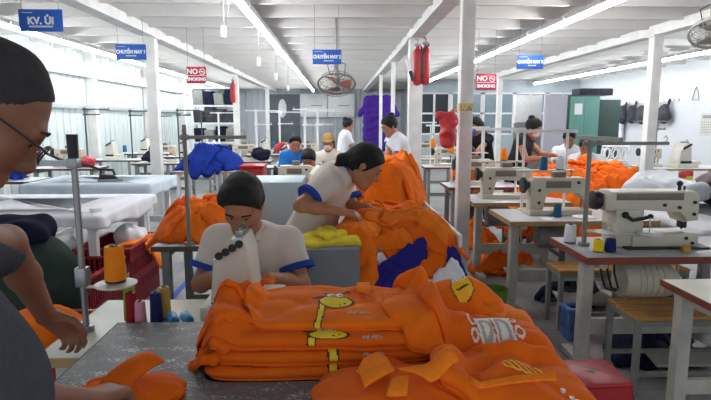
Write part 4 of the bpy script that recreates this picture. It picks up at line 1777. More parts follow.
# baskets, crates
def crate(name, label, x0, x1, y0, y1, h, m_, cat='crate', group=None, z=0.0, holes=True):
    t = thing(name, label, cat, ((x0 + x1) / 2, (y0 + y1) / 2, z), 0, group)
    W, D = x1 - x0, y1 - y0
    tk = 0.012
    mb = MB()
    mb.box((0, 0, tk / 2), (W - 0.04, D - 0.04, tk))
    def side(p0, p1, horizontal):
        # lattice wall built from bars so that the openings are real
        L = (Vector(p1) - Vector(p0)).length
        dx = (Vector(p1) - Vector(p0)).normalized()
        ang = math.atan2(dx.y, dx.x)
        c = (Vector(p0) + Vector(p1)) / 2
        for zz, hh in ((0.06 * h / 0.4, 0.1 * h / 0.4), (h * 0.5, h * 0.12), (h - 0.05, 0.1)):
            mb.box((c.x, c.y, zz), (L, tk, hh), rot=(0, 0, ang))
        n_ = max(4, int(L / 0.035))
        for q in range(n_ + 1):
            p = Vector(p0) + dx * (L * q / n_)
            mb.box((p.x, p.y, h / 2), (0.014, tk, h - 0.02), rot=(0, 0, ang))
    a, b = W / 2 - 0.01, D / 2 - 0.01
    side((-a, -b, 0), (a, -b, 0), True)
    side((-a, b, 0), (a, b, 0), True)
    side((-a, -b, 0), (-a, b, 0), False)
    side((a, -b, 0), (a, b, 0), False)
    mb.build('basket_body', m_, t)
    mb = MB()
    for (c, s) in (((0, -b, h), (W + 0.02, 0.035, 0.022)), ((0, b, h), (W + 0.02, 0.035, 0.022)), ((-a, 0, h), (0.035, D - 0.03, 0.022)), ((a, 0, h), (0.035, D - 0.03, 0.022))):
        mb.box(c, s, bevel=0.004)
    mb.build('rim', m_, t)
    return t


crate('laundry_crate', 'crimson plastic crate below the white ironing table, orange cloth over its edge', -2.06, -1.62, 4.15, 4.8, 0.5, M_crate)
crate('laundry_crate', 'crimson plastic crate nearer the spools than the one with orange cloth', -2.06, -1.62, 3.3, 4.04, 0.47, M_crate)
crate('laundry_crate', 'small crimson crate beside the cream sewing table and green sack', -1.46, -1.06, 1.95, 2.5, 0.6, M_crate)
crate('waste_basket', 'small blue slotted basket by the leg of the red-edged table', 1.56, 1.71, 3.46, 3.6, 0.22, M_bluepl, 'basket', z=0.0)
mb = MB()
mb.lathe([(0.07, 0.0), (0.075, 0.01), (0.095, 0.22), (0.1, 0.225), (0.096, 0.23), (0.07, 0.02), (0.02, 0.015)], seg=20)
o = mb.build('waste_bin', M_greenpl, None, loc=(1.2, 3.95, 0.0))
tag(o, 'small green plastic bin on the floor under the white sewing table', 'bin')

# floor tape
m = MB()
m.box((-1.42, 4.9, 0.002), (0.05, 4.0, 0.003))
struct('trim_20', m, M_tape)
m = MB()
m.box((0.98, 6.2, 0.002), (0.05, 6.0, 0.003))
struct('trim_21', m, M_tape)

# ================================================================== OVERLOCK IN FRONT OF THE BOY, SPOOLS, NEAR STAND
overlock('white overlock machine seen end-on in front of the bowed boy', (-0.38, 2.07, 0.752), 0, s=0.93)
spool('orange thread cone on the disc of the near steel pole', (-0.79, 1.88, 0.935), 0.037, 0.132, T_orange)
thread_stand('steel thread pole with black grip beside the man in glasses', (-0.905, 1.88, 0.752), 0.70, 0, bars=((-0.13, 0.0, 0.0, 0.86),), discs=((0.115, 0.0, 0.175),), m_=M_steel, r=0.011, grip=True)
spool('dark red thread spool in the row beside the grey table edge', (-0.765, 1.94, 0.752), 0.022, 0.125, T_red)
spool('pink thread spool in the row beside the grey table edge', (-0.728, 1.925, 0.752), 0.021, 0.095, T_pink)
spool('navy thread spool in the row beside the grey table edge', (-0.675, 1.94, 0.752), 0.023, 0.125, T_navy)
spool('lime thread spool behind the dark red one', (-0.79, 1.99, 0.752), 0.024, 0.14, T_lime)
spool('gold thread spool behind the navy one', (-0.66, 1.99, 0.752), 0.023, 0.13, thread_mat('gold_thread', (206, 168, 84)))
spool('white thread spool at the foot of the overlock machine', (-0.46, 1.915, 0.752), 0.02, 0.085, T_white)
for i, (x, y) in enumerate(((-0.615, 1.935), (-0.565, 1.94))):
    mb = MB()
    mb.lathe([(0.017, -0.035), (0.02, -0.03), (0.02, 0.03), (0.017, 0.035), (0.011, 0.035), (0.011, -0.035)], (0, 0, 0.02), 16, axis='y')
    o = mb.build('bobbin_tube', mat('sky_plastic', (86, 164, 220), 0.4), None, loc=(x, y, 0.752), rot=(0, 0, 0.5))
    tag(o, ['sky blue tube lying next to the navy spool', 'sky blue tube lying nearer the overlock machine'][i], 'tube')
mb = MB()
mb.lathe([(0.03, 0), (0.045, 0.0), (0.045, 0.03), (0.03, 0.03)], seg=20)
o = mb.build('tape_roll', M_white, None, loc=(-1.86, 4.15, 0.803))
tag(o, 'white tape roll lying on the near corner of the ironing table', 'tape roll')

# the iron and its hose
ir = thing('steam_iron', 'dark steam iron on the pale ironing cloth', 'iron', (-2.62, 6.25, 0.803), 0.3)
mb = MB()
mb.prism([(-0.12, -0.06), (0.05, -0.06), (0.14, 0.0), (0.05, 0.06), (-0.12, 0.06)], 0, 0.03, plane='xy', bevel=0.006)
mb.build('sole_plate', M_steel, ir)
mb = MB()
mb.prism([(-0.11, 0.03), (0.1, 0.03), (0.04, 0.075), (-0.1, 0.09)], -0.05, 0.05, bevel=0.01)
mb.build('iron_body', M_dark, ir)
mb = MB()
mb.tube([(-0.09, 0, 0.08), (-0.08, 0, 0.14), (0.04, 0, 0.13), (0.06, 0, 0.07)], 0.016, seg=8)
mb.build('handle', M_dark, ir)
mb = MB()
pts = [(-2.7, 6.25, 0.93), (-2.85, 6.2, 1.0), (-3.05, 6.1, 1.05), (-3.3, 6.0, 1.2), (-3.5, 5.95, 1.4)]
mb.tube([(p[0] + 2.7, p[1] - 6.25, p[2] - 0.93) for p in pts], 0.016, seg=8)
o = mb.build('iron_hose', M_dark, None, loc=(-2.7, 6.25, 0.93))
tag(o, 'black hose rising from the steam iron towards the man in glasses', 'hose')

# ================================================================== MIDDLE TABLES
LT = rect_table('conveyor_table', 'long grey table down the middle under the orange and blue piles', 0.0, 0.66, 2.92, 5.75, 0.8, M_greymetal, None, M_palemetal, lw=0.06)
mb = MB()
mb.box((0.35, 0, 0.83), (0.02, 2.82, 0.07), bevel=0.003)
mb.build('side_lip', M_white, LT)
cb = thing('steel_cabinet', 'low grey metal box in front of the bending woman, yellow cloth on top', 'cabinet', (-0.06, 2.92, 0))
mb = MB()
mb.box((0, 0, 0.42), (0.34, 0.4, 0.84), bevel=0.006)
mb.build('cabinet_body', mat('slate_metal', (122, 128, 134), 0.45, var=0.06), cb)
mb = MB()
mb.box((0, -0.203, 0.45), (0.3, 0.008, 0.7), bevel=0.002)
mb.build('cabinet_door', mat('slate_metal', (122, 128, 134)), cb)
pb = thing('steel_cabinet', 'pale blue metal cabinet behind the bowed boy', 'cabinet', (-0.46, 4.1, 0))
mb = MB()
mb.box((0, 0, 0.53), (0.4, 0.5, 1.06), bevel=0.008)
mb.build('cabinet_body', M_palegreen, pb)
mb = MB()
mb.box((0, -0.253, 0.55), (0.36, 0.008, 0.9), bevel=0.002)
mb.build('cabinet_door', M_palegreen, pb)
mb = MB()
mb.box((0.13, -0.262, 0.75), (0.02, 0.012, 0.08))
mb.build('handle', M_steel, pb)

rect_table('sewing_table', 'grey-topped table under the orange heap behind the boy', -1.12, -0.68, 3.2, 3.8, 0.75, M_laminate_grey, M_edge_dark, M_greymetal)
thread_stand('grey thread stand rising from the orange heap behind the boy', (-0.9, 3.22, 0.752), 0.72, 0, bars=((-0.03, 0.36, 0.0, 0.90),), r=0.012)
rect_table('sewing_table', 'white-legged table carrying the royal blue heap', -2.35, -1.35, 7.7, 8.4, 0.78, M_lam, M_edge_tan, M_white)
rect_table('sewing_table', 'pale table behind the blue cabinet with two cream machines', -0.62, 0.0, 5.0, 5.6, 0.75, M_lam, M_edge_tan, M_palemetal)
overlock('cream overlock machine with tilted front beside the pale blue cabinet', (-0.16, 4.86 + 0.3, 0.752), 0.3, s=0.95)
lockstitch('cream lockstitch machine in front of the boy with bowed dark hair at the back', (-0.42, 5.42, 0.752), s=0.75)

# machine rows on the far left
lt_spots = [(-4.3, 7.0), (-4.3, 8.8), (-4.25, 10.6), (-4.3, 12.6), (-3.1, 9.8), (-3.1, 11.5), (-3.15, 13.4), (-1.75, 10.2), (-1.5, 12.0), (-0.75, 8.9), (-0.6, 10.6)]
where = ['nearest the ironing table with the iron', 'second along the ribbed wall', 'third along the ribbed wall', 'fourth along the ribbed wall',
         'just beyond the nearest post on the ironing side', 'second beyond the nearest post on the ironing side', 'in front of the metal shelf rack',
         'behind the royal blue heap', 'between the blue heap and the slate door', 'behind the woman in a tan cap', 'far behind the woman in a tan cap']
tp = None
for i, (x, y) in enumerate(lt_spots):
    lb = 'grey worktable with machine, ' + where[i]
    if tp is None:
        tp = rect_table('sewing_table', lb, x - 0.5, x + 0.5, y - 0.27, y + 0.27, 0.75, M_lam, M_edge_dark, M_greymetal)
    else:
        dup(tp, (x, y, 0), label=lb)
ol = lk = st = None
items = ['white thread cone', 'orange thread cone', 'teal thread cone']
for i, (x, y) in enumerate(lt_spots):
    if i % 3 == 1:
        lb = 'small cream lockstitch machine, ' + where[i]
        if lk is None:
            lk = lockstitch(lb, (x, y, 0.752), s=0.9)
        else:
            dup(lk, (x, y, 0.752), label=lb)
    else:
        lb = 'boxy cream overlock machine, ' + where[i]
        if ol is None:
            ol = overlock(lb, (x - 0.1, y, 0.752))
        else:
            dup(ol, (x - 0.1, y, 0.752), label=lb)
    lb = 'thin thread stand with crossbars, ' + where[i]
    if st is None:
        st = thread_stand(lb, (x + 0.2, y + 0.2, 0.752), 0.95, 0, bars=((-0.03, 0.4, 0.0, 0.97), (-0.03, 0.24, 0.0, 0.88)), discs=((-0.12, -0.06, 0.12),), r=0.014, m_=mat('dark_painted_metal', (74, 76, 78), 0.5, var=0.1))
    elif i == 6:
        st = thread_stand(lb, (x + 0.2, y + 0.2, 0.752), 0.95, 0, bars=((-0.2, 0.5, 0.0, 0.97), (-0.03, 0.3, 0.0, 0.7)), discs=((-0.12, -0.06, 0.12),), r=0.022, m_=M_white)
    else:
        dup(st, (x + 0.2, y + 0.2, 0.752), label=lb)
    spool(items[i % 3] + ', ' + where[i], (x + 0.08, y + 0.14, 0.752 + 0.13), 0.04, 0.13, (T_white, T_orange, T_teal)[i % 3])
mb = MB()
mb.box((0, 0, 0.48), (0.26, 0.34, 0.96), bevel=0.015)
mb.box((0, 0, 0.975), (0.28, 0.36, 0.03), bevel=0.006)
o = mb.build('storage_box', M_red, None, loc=(-0.98, 6.3, 0))
tag(o, 'tall red box standing between the royal blue heap and the pale blue cabinet', 'box')
# loose bundles among those machines
def bundle(name, label, loc, r, m_, seed, cat='bundle', vox=0.02, wr=0.02, squash=0.7):
    rs = np.random.RandomState(seed)
    P = []
    for q in range(6):
        a = rs.rand() * 6.28
        P.append(ell((loc[0] + math.cos(a) * r * 0.45 * rs.rand(), loc[1] + math.sin(a) * r * 0.45 * rs.rand(), loc[2] + r * squash * (0.75 + 0.3 * rs.rand())), (r * (0.6 + 0.3 * rs.rand()), r * (0.6 + 0.3 * rs.rand()), r * squash * 0.75), k=0.05))
    o_ = field_mesh(name, P, vox, m_, None, loc=loc, cuts=[((loc[0], loc[1], loc[2] + 0.003), (0, 0, -1))], wrinkle=wr, wfreq=6.0 / r, seed=seed)
    return tag(o_, label, cat)


bundle('cloth_bundle', 'red bundle on the second machine table along the ribbed wall', (-4.0, 8.72, 0.755), 0.13, M_redfabric, 1)
bundle('cloth_bundle', 'navy bundle next to the red one along the ribbed wall', (-3.35, 9.72, 0.755), 0.14, M_darknavy, 2)
bundle('cloth_bundle', 'bright blue bundle on the machine table nearest the iron', (-4.05, 6.95, 0.755), 0.12, M_blue, 3)
bundle('cloth_bundle', 'dark bundle on the machine table beyond the nearest post', (-2.8, 11.42, 0.755), 0.15, M_rubbish, 4)
bundle('cloth_bundle', 'orange bundle beside the machine behind the tan-capped woman', (-0.5, 8.82, 0.755), 0.16, M_orange, 5)
bundle('cloth_bundle', 'grey and navy bundle behind the royal blue heap', (-1.42, 10.1, 0.755), 0.17, M_darknavy, 6)
bundle('cloth_bundle', 'red bundle between the blue heap and the slate door', (-1.2, 11.9, 0.755), 0.2, M_redfabric, 7)

# shelf rack at the back left
rk = thing('shelf_rack', 'tall white metal rack of dark goods against the back on the ribbed wall side', 'shelf rack', (-3.55, 16.0, 0))
for sx in (-1, 1):
    for sy in (-1, 1):
        mb = MB()
        mb.box((sx * 0.62, sy * 0.25, 1.25), (0.07, 0.05, 2.5))
        mb.build('upright', M_white, rk)
for z in (0.3, 0.85, 1.4, 1.9, 2.4):
    mb = MB()
    mb.box((0, 0, z), (1.24, 0.5, 0.05))
    mb.build('shelf', M_white, rk)
for q, z in enumerate((0.327, 0.877, 1.427, 1.927)):
    for j in range(4):
        mb = MB()
        mb.box((0, 0, 0.15), (0.285, 0.42, 0.44 - 0.05 * ((j + q) % 3)), bevel=0.03)
        mb.bm.verts.ensure_lookup_table()
        mn = min(v.co.z for v in mb.bm.verts)
        for v in mb.bm.verts:
            v.co.z -= mn
            v.co.x += 0.02 * math.sin(v.co.z * 30 + j)
        o = mb.build('stock_box', [M_rubbish, M_darknavy, M_rubbish, M_greymetal][(j * 2 + q) % 4], None, loc=(-3.55 - 0.45 + 0.3 * j, 16.0, z))
        tag(o, 'dark box of stock on the tall white rack', 'box', 'boxes on the tall white rack')

# right side furniture
gc = thing('metal_cabinet', 'tall teal metal cabinet with a paper sheet on its front', 'cabinet', (5.0, 11.2, 0))
mb = MB()
mb.box((0, 0, 1.0), (0.62, 0.5, 2.0), bevel=0.01)
mb.build('cabinet_body', M_dteal, gc)
for sx in (-1, 1):
    mb = MB()
    mb.box((sx * 0.152, -0.255, 1.02), (0.298, 0.016, 1.9), bevel=0.003)
    dd = mb.build('cabinet_door', M_teal, gc)
    mb = MB()
    mb.box((sx * 0.03, -0.272, 1.05), (0.016, 0.02, 0.12))
    mb.build('door_handle', M_steel, dd)
mb = MB()
mb.box((0, 0, 0), (0.16, 0.004, 0.22))
o = mb.build('paper_sheet', M_paper, None, loc=(4.87, 10.934, 1.72))
tag(o, 'white paper sheet stuck on the tall teal cabinet', 'paper')
mb = MB()
mb.box((0, 0, 1.0), (0.46, 0.08, 2.0), bevel=0.005)
o = mb.build('partition_panel', M_lilac, None, loc=(4.42, 11.0, 0))
tag(o, 'grey speckled partition panel beside the teal cabinet', 'panel')
mb = MB()
mb.box((0, 0, 0.3), (0.62, 0.05, 0.6), bevel=0.01)
o = mb.build('white_board', M_white, None, loc=(4.25, 12.1, 1.45))
tag(o, 'plain white board behind the women, beside the grey partition', 'board')
mb = MB()
mb.box((0, 0, 0.72), (0.62, 0.04, 1.44))
o2 = mb.build('board_stand', M_greymetal, None, loc=(4.25, 12.1, 0))
tag(o2, 'grey stand carrying the plain white board behind the women', 'stand')
dc = thing('metal_cabinet', 'dark teal tall cabinet beside the bright teal one', 'cabinet', (5.62, 11.5, 0))
mb = MB()
mb.box((0, 0, 0.96), (0.56, 0.5, 1.92), bevel=0.01)
mb.build('cabinet_body', M_dteal, dc)
mb = MB()
mb.box((0, -0.256, 0.98), (0.5, 0.014, 1.8), bevel=0.003)
mb.build('cabinet_door', M_dteal, dc)
mb = MB()
mb.box((0, 0, 0.07), (0.7, 0.4, 0.14), bevel=0.02)
o = mb.build('storage_box', M_rubbish, None, loc=(5.3, 11.3, 2.003))
tag(o, 'dark flat box on top of the teal cabinet', 'box')

# coat rail with dark bags on the plaster wall
cr = thing('coat_rail', 'white rail of hooks on the plaster wall behind the column', 'rail', (XR - 0.03, 14.2, 1.98))
mb = MB()
mb.box((0, 0, 0), (0.04, 2.6, 0.06))
mb.build('rail', M_white, cr)
mb = MB()
for q in range(7):
    mb.tube([(-0.02, -1.2 + 0.4 * q, 0), (-0.06, -1.2 + 0.4 * q, -0.01), (-0.07, -1.2 + 0.4 * q, 0.03)], 0.008, seg=6)
mb.build('hook', M_steel, cr)
for q in range(5):
    c = (XR - 0.16, 13.2 + 0.5 * q, 1.62)
    o = field_mesh('hanging_bag', [ell((c[0], c[1], c[2]), (0.12, 0.2, 0.22), k=0.04), ell((c[0], c[1] + 0.05, c[2] + 0.12), (0.1, 0.16, 0.16), k=0.04),
                                   cap((c[0] + 0.03, c[1] - 0.06, c[2] + 0.1), (c[0] + 0.1, c[1], c[2] + 0.36), 0.02, k=0.02), cap((c[0] + 0.03, c[1] + 0.1, c[2] + 0.1), (c[0] + 0.1, c[1], c[2] + 0.36), 0.02, k=0.02)], 0.025, M_rubbish, None, loc=c, wrinkle=0.02, wfreq=20, seed=q)
    tag(o, 'dark bag hanging on the rail of hooks on the plaster wall', 'bag', 'bags on the hook rail')
c = (XR - 0.14, 15.4, 1.3)
o = field_mesh('hanging_coat', [cap((c[0], c[1], c[2] + 0.4), (c[0], c[1], c[2] - 0.5), 0.09, 0.17, k=0.04), cap((c[0], c[1] - 0.1, c[2] + 0.3), (c[0], c[1] - 0.2, c[2] - 0.3), 0.06, 0.05, k=0.03),
                               cap((c[0], c[1] + 0.1, c[2] + 0.3), (c[0], c[1] + 0.2, c[2] - 0.3), 0.06, 0.05, k=0.03)], 0.025, M_whitecloth, None, loc=c, wrinkle=0.015, wfreq=22, seed=9)
tag(o, 'white coat hanging on the plaster wall beside the teal cabinets', 'coat')

# table by the plaster wall with a machine, lattice baskets
rect_table('sewing_table', 'table by the plaster wall below the calendar', 4.9, 6.3, 8.2, 8.9, 0.75, M_lam, M_edge_tan, M_greymetal)
overlock('cream overlock machine on the table by the plaster wall', (5.5, 8.45, 0.752), 0, s=1.15)
lockstitch('cream lockstitch machine on the table by the plaster wall', (5.05, 8.6, 0.752), s=0.7)
thread_stand('thin thread stand on the table by the plaster wall', (5.25, 8.8, 0.752), 0.75, 0, bars=((-0.4, 0.25, 0.0, 0.97), (-0.25, 0.15, 0.0, 0.8)), r=0.014)
lat = None
for q in range(3):
    lb = ['white openwork basket at the bottom of its stack beside the column', 'white openwork basket in the middle of its stack beside the column', 'white openwork basket topmost of its stack beside the column'][q]
    if lat is None:
        lat = thing('openwork_basket', lb, 'basket', (4.35, 8.35, 0.36))
        mb = MB()
        for zz in (0.0, 0.22):
            mb.tube([(0.2 * math.cos(a), 0.16 * math.sin(a), zz + 0.012) for a in [6.283 * k_ / 20 for k_ in range(20)]], 0.014, seg=6, closed=True)
        for k_ in range(10):
            a = 6.283 * k_ / 10
            cc = Vector((0.2 * math.cos(a), 0.16 * math.sin(a), 0.117))
            tx = Vector((-0.2 * math.sin(a), 0.16 * math.cos(a), 0)).normalized()
            mb.tube([cc + tx * 0.05 * math.cos(b) + Vector((0, 0, 0.085 * math.sin(b))) for b in [6.283 * j / 12 for j in range(12)]], 0.011, seg=5, closed=True)
        mb.build('lattice', M_white, lat)
        mb = MB()
        mb.lathe([(0.0001, 0), (0.19, 0.0), (0.19, 0.012), (0.0001, 0.012)], seg=20)
        for v in mb.bm.verts:
            v.co.y *= 0.8
        mb.build('basket_floor', M_white, lat)
    else:
        dup(lat, (4.35, 8.35, 0.36 + 0.25 * q), label=lb)
mb = MB()
mb.box((0, 0, 0.18), (0.5, 0.4, 0.36), bevel=0.02)
o = mb.build('plastic_box', mat('dark_blue_plastic', (52, 62, 84), 0.4), None, loc=(4.35, 8.35, 0))
tag(o, 'dark blue box under the stack of white openwork baskets', 'box')

# extinguishers on the floor
def extinguisher(label, loc, m_, s=1.0, group=None):
    t = thing('fire_extinguisher', label, 'fire extinguisher', loc, 0, group)
    mb = MB()
    mb.lathe([(0.07 * s, 0), (0.085 * s, 0.01), (0.085 * s, 0.36 * s), (0.06 * s, 0.42 * s), (0.025 * s, 0.44 * s), (0.02 * s, 0.46 * s)], seg=18)
    mb.build('cylinder', m_, t)
    mb = MB()
    mb.box((0.02 * s, 0, 0.49 * s), (0.1 * s, 0.03 * s, 0.03 * s), bevel=0.004)
    mb.box((0.03 * s, 0, 0.53 * s), (0.12 * s, 0.025 * s, 0.015 * s), rot=(0, -0.3, 0))
    mb.cyl((0, 0, 0.45 * s), (0, 0, 0.5 * s), 0.016 * s)
    mb.build('valve', M_dark, t)
    mb = MB()
    mb.tube([(-0.03 * s, 0, 0.48 * s), (-0.11 * s, -0.02, 0.42 * s), (-0.105 * s, -0.03, 0.2 * s)], 0.01 * s, seg=6)
    mb.build('hose', M_dark, t)
    mb = MB()
    mb.lathe([(0.087 * s, 0.14 * s), (0.087 * s, 0.28 * s)], seg=18)
    mb.build('paper_band', mat('lime_label', (196, 206, 70), 0.5), t)
    return t


extinguisher('red fire extinguisher on the floor nearer the calendar wall corner', (7.72, 11.6, 0), M_redfabric, 1.0)
extinguisher('red fire extinguisher on the floor beside the white bags, with lime band in front', (7.45, 11.4, 0), M_redfabric, 0.92)
cal = thing('wall_calendar', 'grey paper calendar on the plaster wall', 'calendar', (XR - 0.012, 11.85, 1.15))
mb = MB()
mb.box((0, 0, 0.25), (0.012, 0.42, 0.5))
mb.build('sheet', mat('calendar_paper', (196, 196, 192), 0.8), cal)
mb = MB()
for r_ in range(5):
    for c_ in range(5):
        mb.box((-0.0075, -0.14 + 0.07 * c_, 0.08 + 0.055 * r_), (0.002, 0.035, 0.02))
mb.box((-0.0075, 0, 0.42), (0.002, 0.3, 0.07))
mb.build('print', M_greymetal, cal)
nb = thing('notice_board', 'blue framed white notice board on the plaster wall', 'board', (XR - 0.025, 11.0, 0.45))
mb = MB()
mb.box((0, 0, 0.45), (0.03, 0.9, 0.95), bevel=0.005)
mb.build('board_frame', M_signblue, nb)
mb = MB()
mb.box((-0.018, 0, 0.45), (0.008, 0.76, 0.8))
mb.build('sheet', M_paper, nb)
hk = MB()
hk.tube([(0, 0, 0.3), (0, 0.06, 0.2), (0, 0.12, 0), (0, -0.12, 0), (0, -0.06, 0.2)], 0.01, seg=6, closed=True)
o = hk.build('wire_hanger', M_greymetal, None, loc=(XR - 0.02, 12.3, 1.95))
tag(o, 'grey wire hanger on the plaster wall above the calendar', 'hanger')

# ================================================================== HANGING THINGS
def hung_sign(name, label, px, py, Y, w_, h_, m_, lines, wires=True, tilt=0.0, symbol=False):
    c = at(px, py, Y)
    t = thing(name, label, 'sign', (c.x, Y, c.z - h_ / 2), tilt)
    mb = MB()
    mb.box((0, 0, h_ / 2), (w_, 0.012, h_), bevel=0.002)
    mb.build('sign_board', m_, t)
    for (s_, size, zz, sx_, xo) in lines:
        text(s_, size, M_ink, t, (xo, -0.008, h_ * zz), sx=sx_, bold=0.004)
    for sx in (-1, 1):
        mb = MB()
        mb.cyl((sx * w_ * 0.42, 0, h_), (sx * w_ * 0.42, 0, 2.975 - (c.z - h_ / 2)), 0.003, seg=5)
        mb.build('wire', M_greymetal, t)
    return t


def dashes(t, rows_, w_, m_=None):
    mb = MB()
    for (xc, zc, ww, hh) in rows_:
        n_ = max(3, int(ww / (hh * 1.1)))
        for q in range(n_):
            mb.box((xc - ww / 2 + ww * (q + 0.5) / n_, -0.0075, zc), (ww / n_ * 0.62, 0.003, hh))
    mb.build('small_print', m_ or M_ink, t)


t = hung_sign('hanging_sign', 'blue hanging sign with KV. ỦI above the ironing tables', 41, 20.5, 5.3, 0.40, 0.2, M_signblue, [('KV. ỦI', 0.088, 0.47, 1.0, 0)])
dashes(t, [(0, 0.045, 0.22, 0.016), (-0.12, 0.17, 0.1, 0.006)], 0.4)
t = hung_sign('hanging_sign', 'blue hanging sign CHUYỀN MAY 1 beside the post over the ribbed wall side', 131, 52, 7.5, 0.40, 0.2, M_signblue, [('CHUYỀN MAY 1', 0.062, 0.5, 0.86, 0)])
dashes(t, [(0, 0.05, 0.14, 0.014), (-0.12, 0.17, 0.1, 0.006)], 0.4)
t = hung_sign('hanging_sign', 'blue hanging sign CHUYỀN MAY 2 in front of the round fan', 327, 57, 6.6, 0.34, 0.17, M_signblue, [('CHUYỀN MAY 2', 0.053, 0.5, 0.86, 0)])
dashes(t, [(0.02, 0.04, 0.12, 0.012), (-0.1, 0.148, 0.09, 0.005)], 0.34)
t = hung_sign('hanging_sign', 'blue hanging sign CHUYỀN MAY 3 over the sewing tables', 530, 62, 8.0, 0.39, 0.2, M_signblue, [('CHUYỀN MAY 3', 0.06, 0.5, 0.86, 0)])
dashes(t, [(0.03, 0.05, 0.12, 0.014), (-0.1, 0.172, 0.12, 0.006)], 0.39)


def no_smoking(label, px, py, Y, w_, h_):
    t_ = hung_sign('warning_sign', label, px, py, Y, w_, h_, M_signred, [('NO', h_ * 0.42, 0.7, 1.0, -w_ * 0.2), ('SMOKING', h_ * 0.27, 0.24, 0.95, 0)])
    mb_ = MB()
    c_ = Vector((w_ * 0.3, -0.008, h_ * 0.7))
    rr_ = h_ * 0.17
    mb_.tube([c_ + Vector((rr_ * math.cos(a), 0, rr_ * math.sin(a))) for a in [6.283 * k_ / 18 for k_ in range(18)]], h_ * 0.022, seg=5, closed=True)
    mb_.tube([c_ + Vector((-rr_ * 0.7, 0, rr_ * 0.7)), c_ + Vector((rr_ * 0.7, 0, -rr_ * 0.7))], h_ * 0.02, seg=5)
    mb_.box(c_, (rr_ * 1.2, 0.004, h_ * 0.04))
    mb_.build('prohibition_ring', M_ink, t_)
    mb_ = MB()
    mb_.box((0, -0.0075, h_ * 0.47), (w_ * 0.94, 0.003, h_ * 0.03))
    mb_.build('rule', M_ink, t_)


no_smoking('red NO SMOKING sign on the ironing side of the hall', 196.5, 75, 8.6, 0.30, 0.25)
no_smoking('red NO SMOKING sign on the sewing side of the hall', 486, 82, 8.6, 0.32, 0.25)

# pendant sockets
for i, (px, py, Y) in enumerate(((223.5, 32, 5.6), (258.5, 62, 7.6), (276, 77, 9.5), (288, 88, 12.0))):
    c = at(px, py, Y)
    t = thing('pendant_socket', ['white pendant socket box nearest, on a looped cord', 'white pendant socket hanging beside the central lamp row, second from the looped cord',
                                 'white pendant socket, third along the central lamp row', 'white pendant socket, farthest along the central lamp row'][i], 'socket', (c.x, Y, c.z - 0.06))
    mb = MB()
    mb.box((0, 0, 0.06), (0.055, 0.04, 0.12), bevel=0.008)
    mb.build('socket_box', M_white, t)
    mb = MB()
    top = 2.975 - (c.z - 0.06)
    mb.tube([(0, 0, 0.12), (0.01, 0, 0.12 + (top - 0.12) * 0.5), (0.0, 0, top)], 0.005, seg=6)
    if i == 0:
        mb.tube([(0.015, 0, 0.12), (0.06, 0, 0.3), (0.045, 0, top)], 0.004, seg=6)
    mb.build('cord', M_greymetal, t)

# round fan hung from the roof
def fan(label, loc, tilt, yaw, rad, blade, arm_top, cage=None, rim=M_dark):
    t = thing('hanging_fan', label, 'fan', loc, yaw)
    M3 = Euler((tilt, 0, 0)).to_matrix()
    v3 = lambda *p: tuple(M3 @ Vector(p))
    mb = MB()
    mb.tube([v3(rad * math.cos(a), 0, rad * math.sin(a)) for a in [6.283 * k_ / 32 for k_ in range(32)]], 0.014, seg=6, closed=True)
    for yy_, fr in ((-0.06, 0.9), (-0.08, 0.6), (0.06, 0.9)):
        mb.tube([v3(rad * fr * math.cos(a), yy_, rad * fr * math.sin(a)) for a in [6.283 * k_ / 28 for k_ in range(28)]], 0.004, seg=4, closed=True)
    for k_ in range(28):
        a = 6.283 * k_ / 28
        mb.tube([v3(rad * math.cos(a), 0, rad * math.sin(a)), v3(rad * 0.9 * math.cos(a), -0.06, rad * 0.9 * math.sin(a)), v3(0.05 * math.cos(a), -0.09, 0.05 * math.sin(a))], 0.0025, seg=4)
        mb.tube([v3(rad * math.cos(a), 0, rad * math.sin(a)), v3(rad * 0.9 * math.cos(a), 0.06, rad * 0.9 * math.sin(a)), v3(0.05 * math.cos(a), 0.08, 0.05 * math.sin(a))], 0.0025, seg=4)
    mb.build('cage', rim, t)
    for k_ in range(3):
        mb = MB()
        a0 = 6.283 * k_ / 3
        pr = []
        for (rr_, da, tw) in ((0.05, -0.5, -0.02), (rad * 0.85, -0.45, -0.035), (rad * 0.88, 0.35, 0.03), (0.05, 0.5, 0.02)):
            pr.append(mb.bm.verts.new(v3(rr_ * math.cos(a0 + da), tw, rr_ * math.sin(a0 + da))))
        f_ = mb.bm.faces.new(pr)
        bmesh.ops.solidify(mb.bm, geom=[f_], thickness=0.006)
        mb.build('blade', blade, t)
    mb = MB()
    mb.cyl(v3(0, -0.08, 0), v3(0, 0.2, 0), 0.055, 0.045)
    mb.cyl(v3(0, 0.2, 0), (0.0, 0.1, 0.3), 0.02)
    mb.box((0, 0.1, 0.22), (0.06, 0.07, 0.16), bevel=0.01)
    mb.cyl((0, 0.1, 0.25), (0, 0.1, arm_top), 0.018)
    mb.box((0, 0.1, arm_top), (0.14, 0.14, 0.04), bevel=0.005)
    mb.build('motor_mount', M_greymetal, t)
    mb = MB()
    mb.tube([(0.04, 0.1, 0.3), (0.12, 0.1, 0.27), (0.11, 0.1, 0.14), (0.03, 0.12, 0.08)], 0.006, seg=6)
    mb.tube([(-0.04, 0.1, 0.3), (-0.12, 0.1, 0.26), (-0.09, 0.1, 0.14), (-0.03, 0.12, 0.08)], 0.006, seg=6)
    mb.build('cord', M_dark, t)
    return t


c = at(336.5, 84, 7.4)
fan('round hanging fan with red blades over the middle of the hall', (c.x, 7.4, c.z), R(62), 0, 0.25, mat('red_blade', (206, 128, 118), 0.4), 2.95 - c.z, rim=M_greymetal)
c = at(712, 34, 5.4)
fan('grey hanging fan cut by the edge near the plaster wall lamps', (c.x, 5.4, c.z), R(55), -0.6, 0.2, M_greymetal, 2.95 - c.z, rim=M_greymetal)

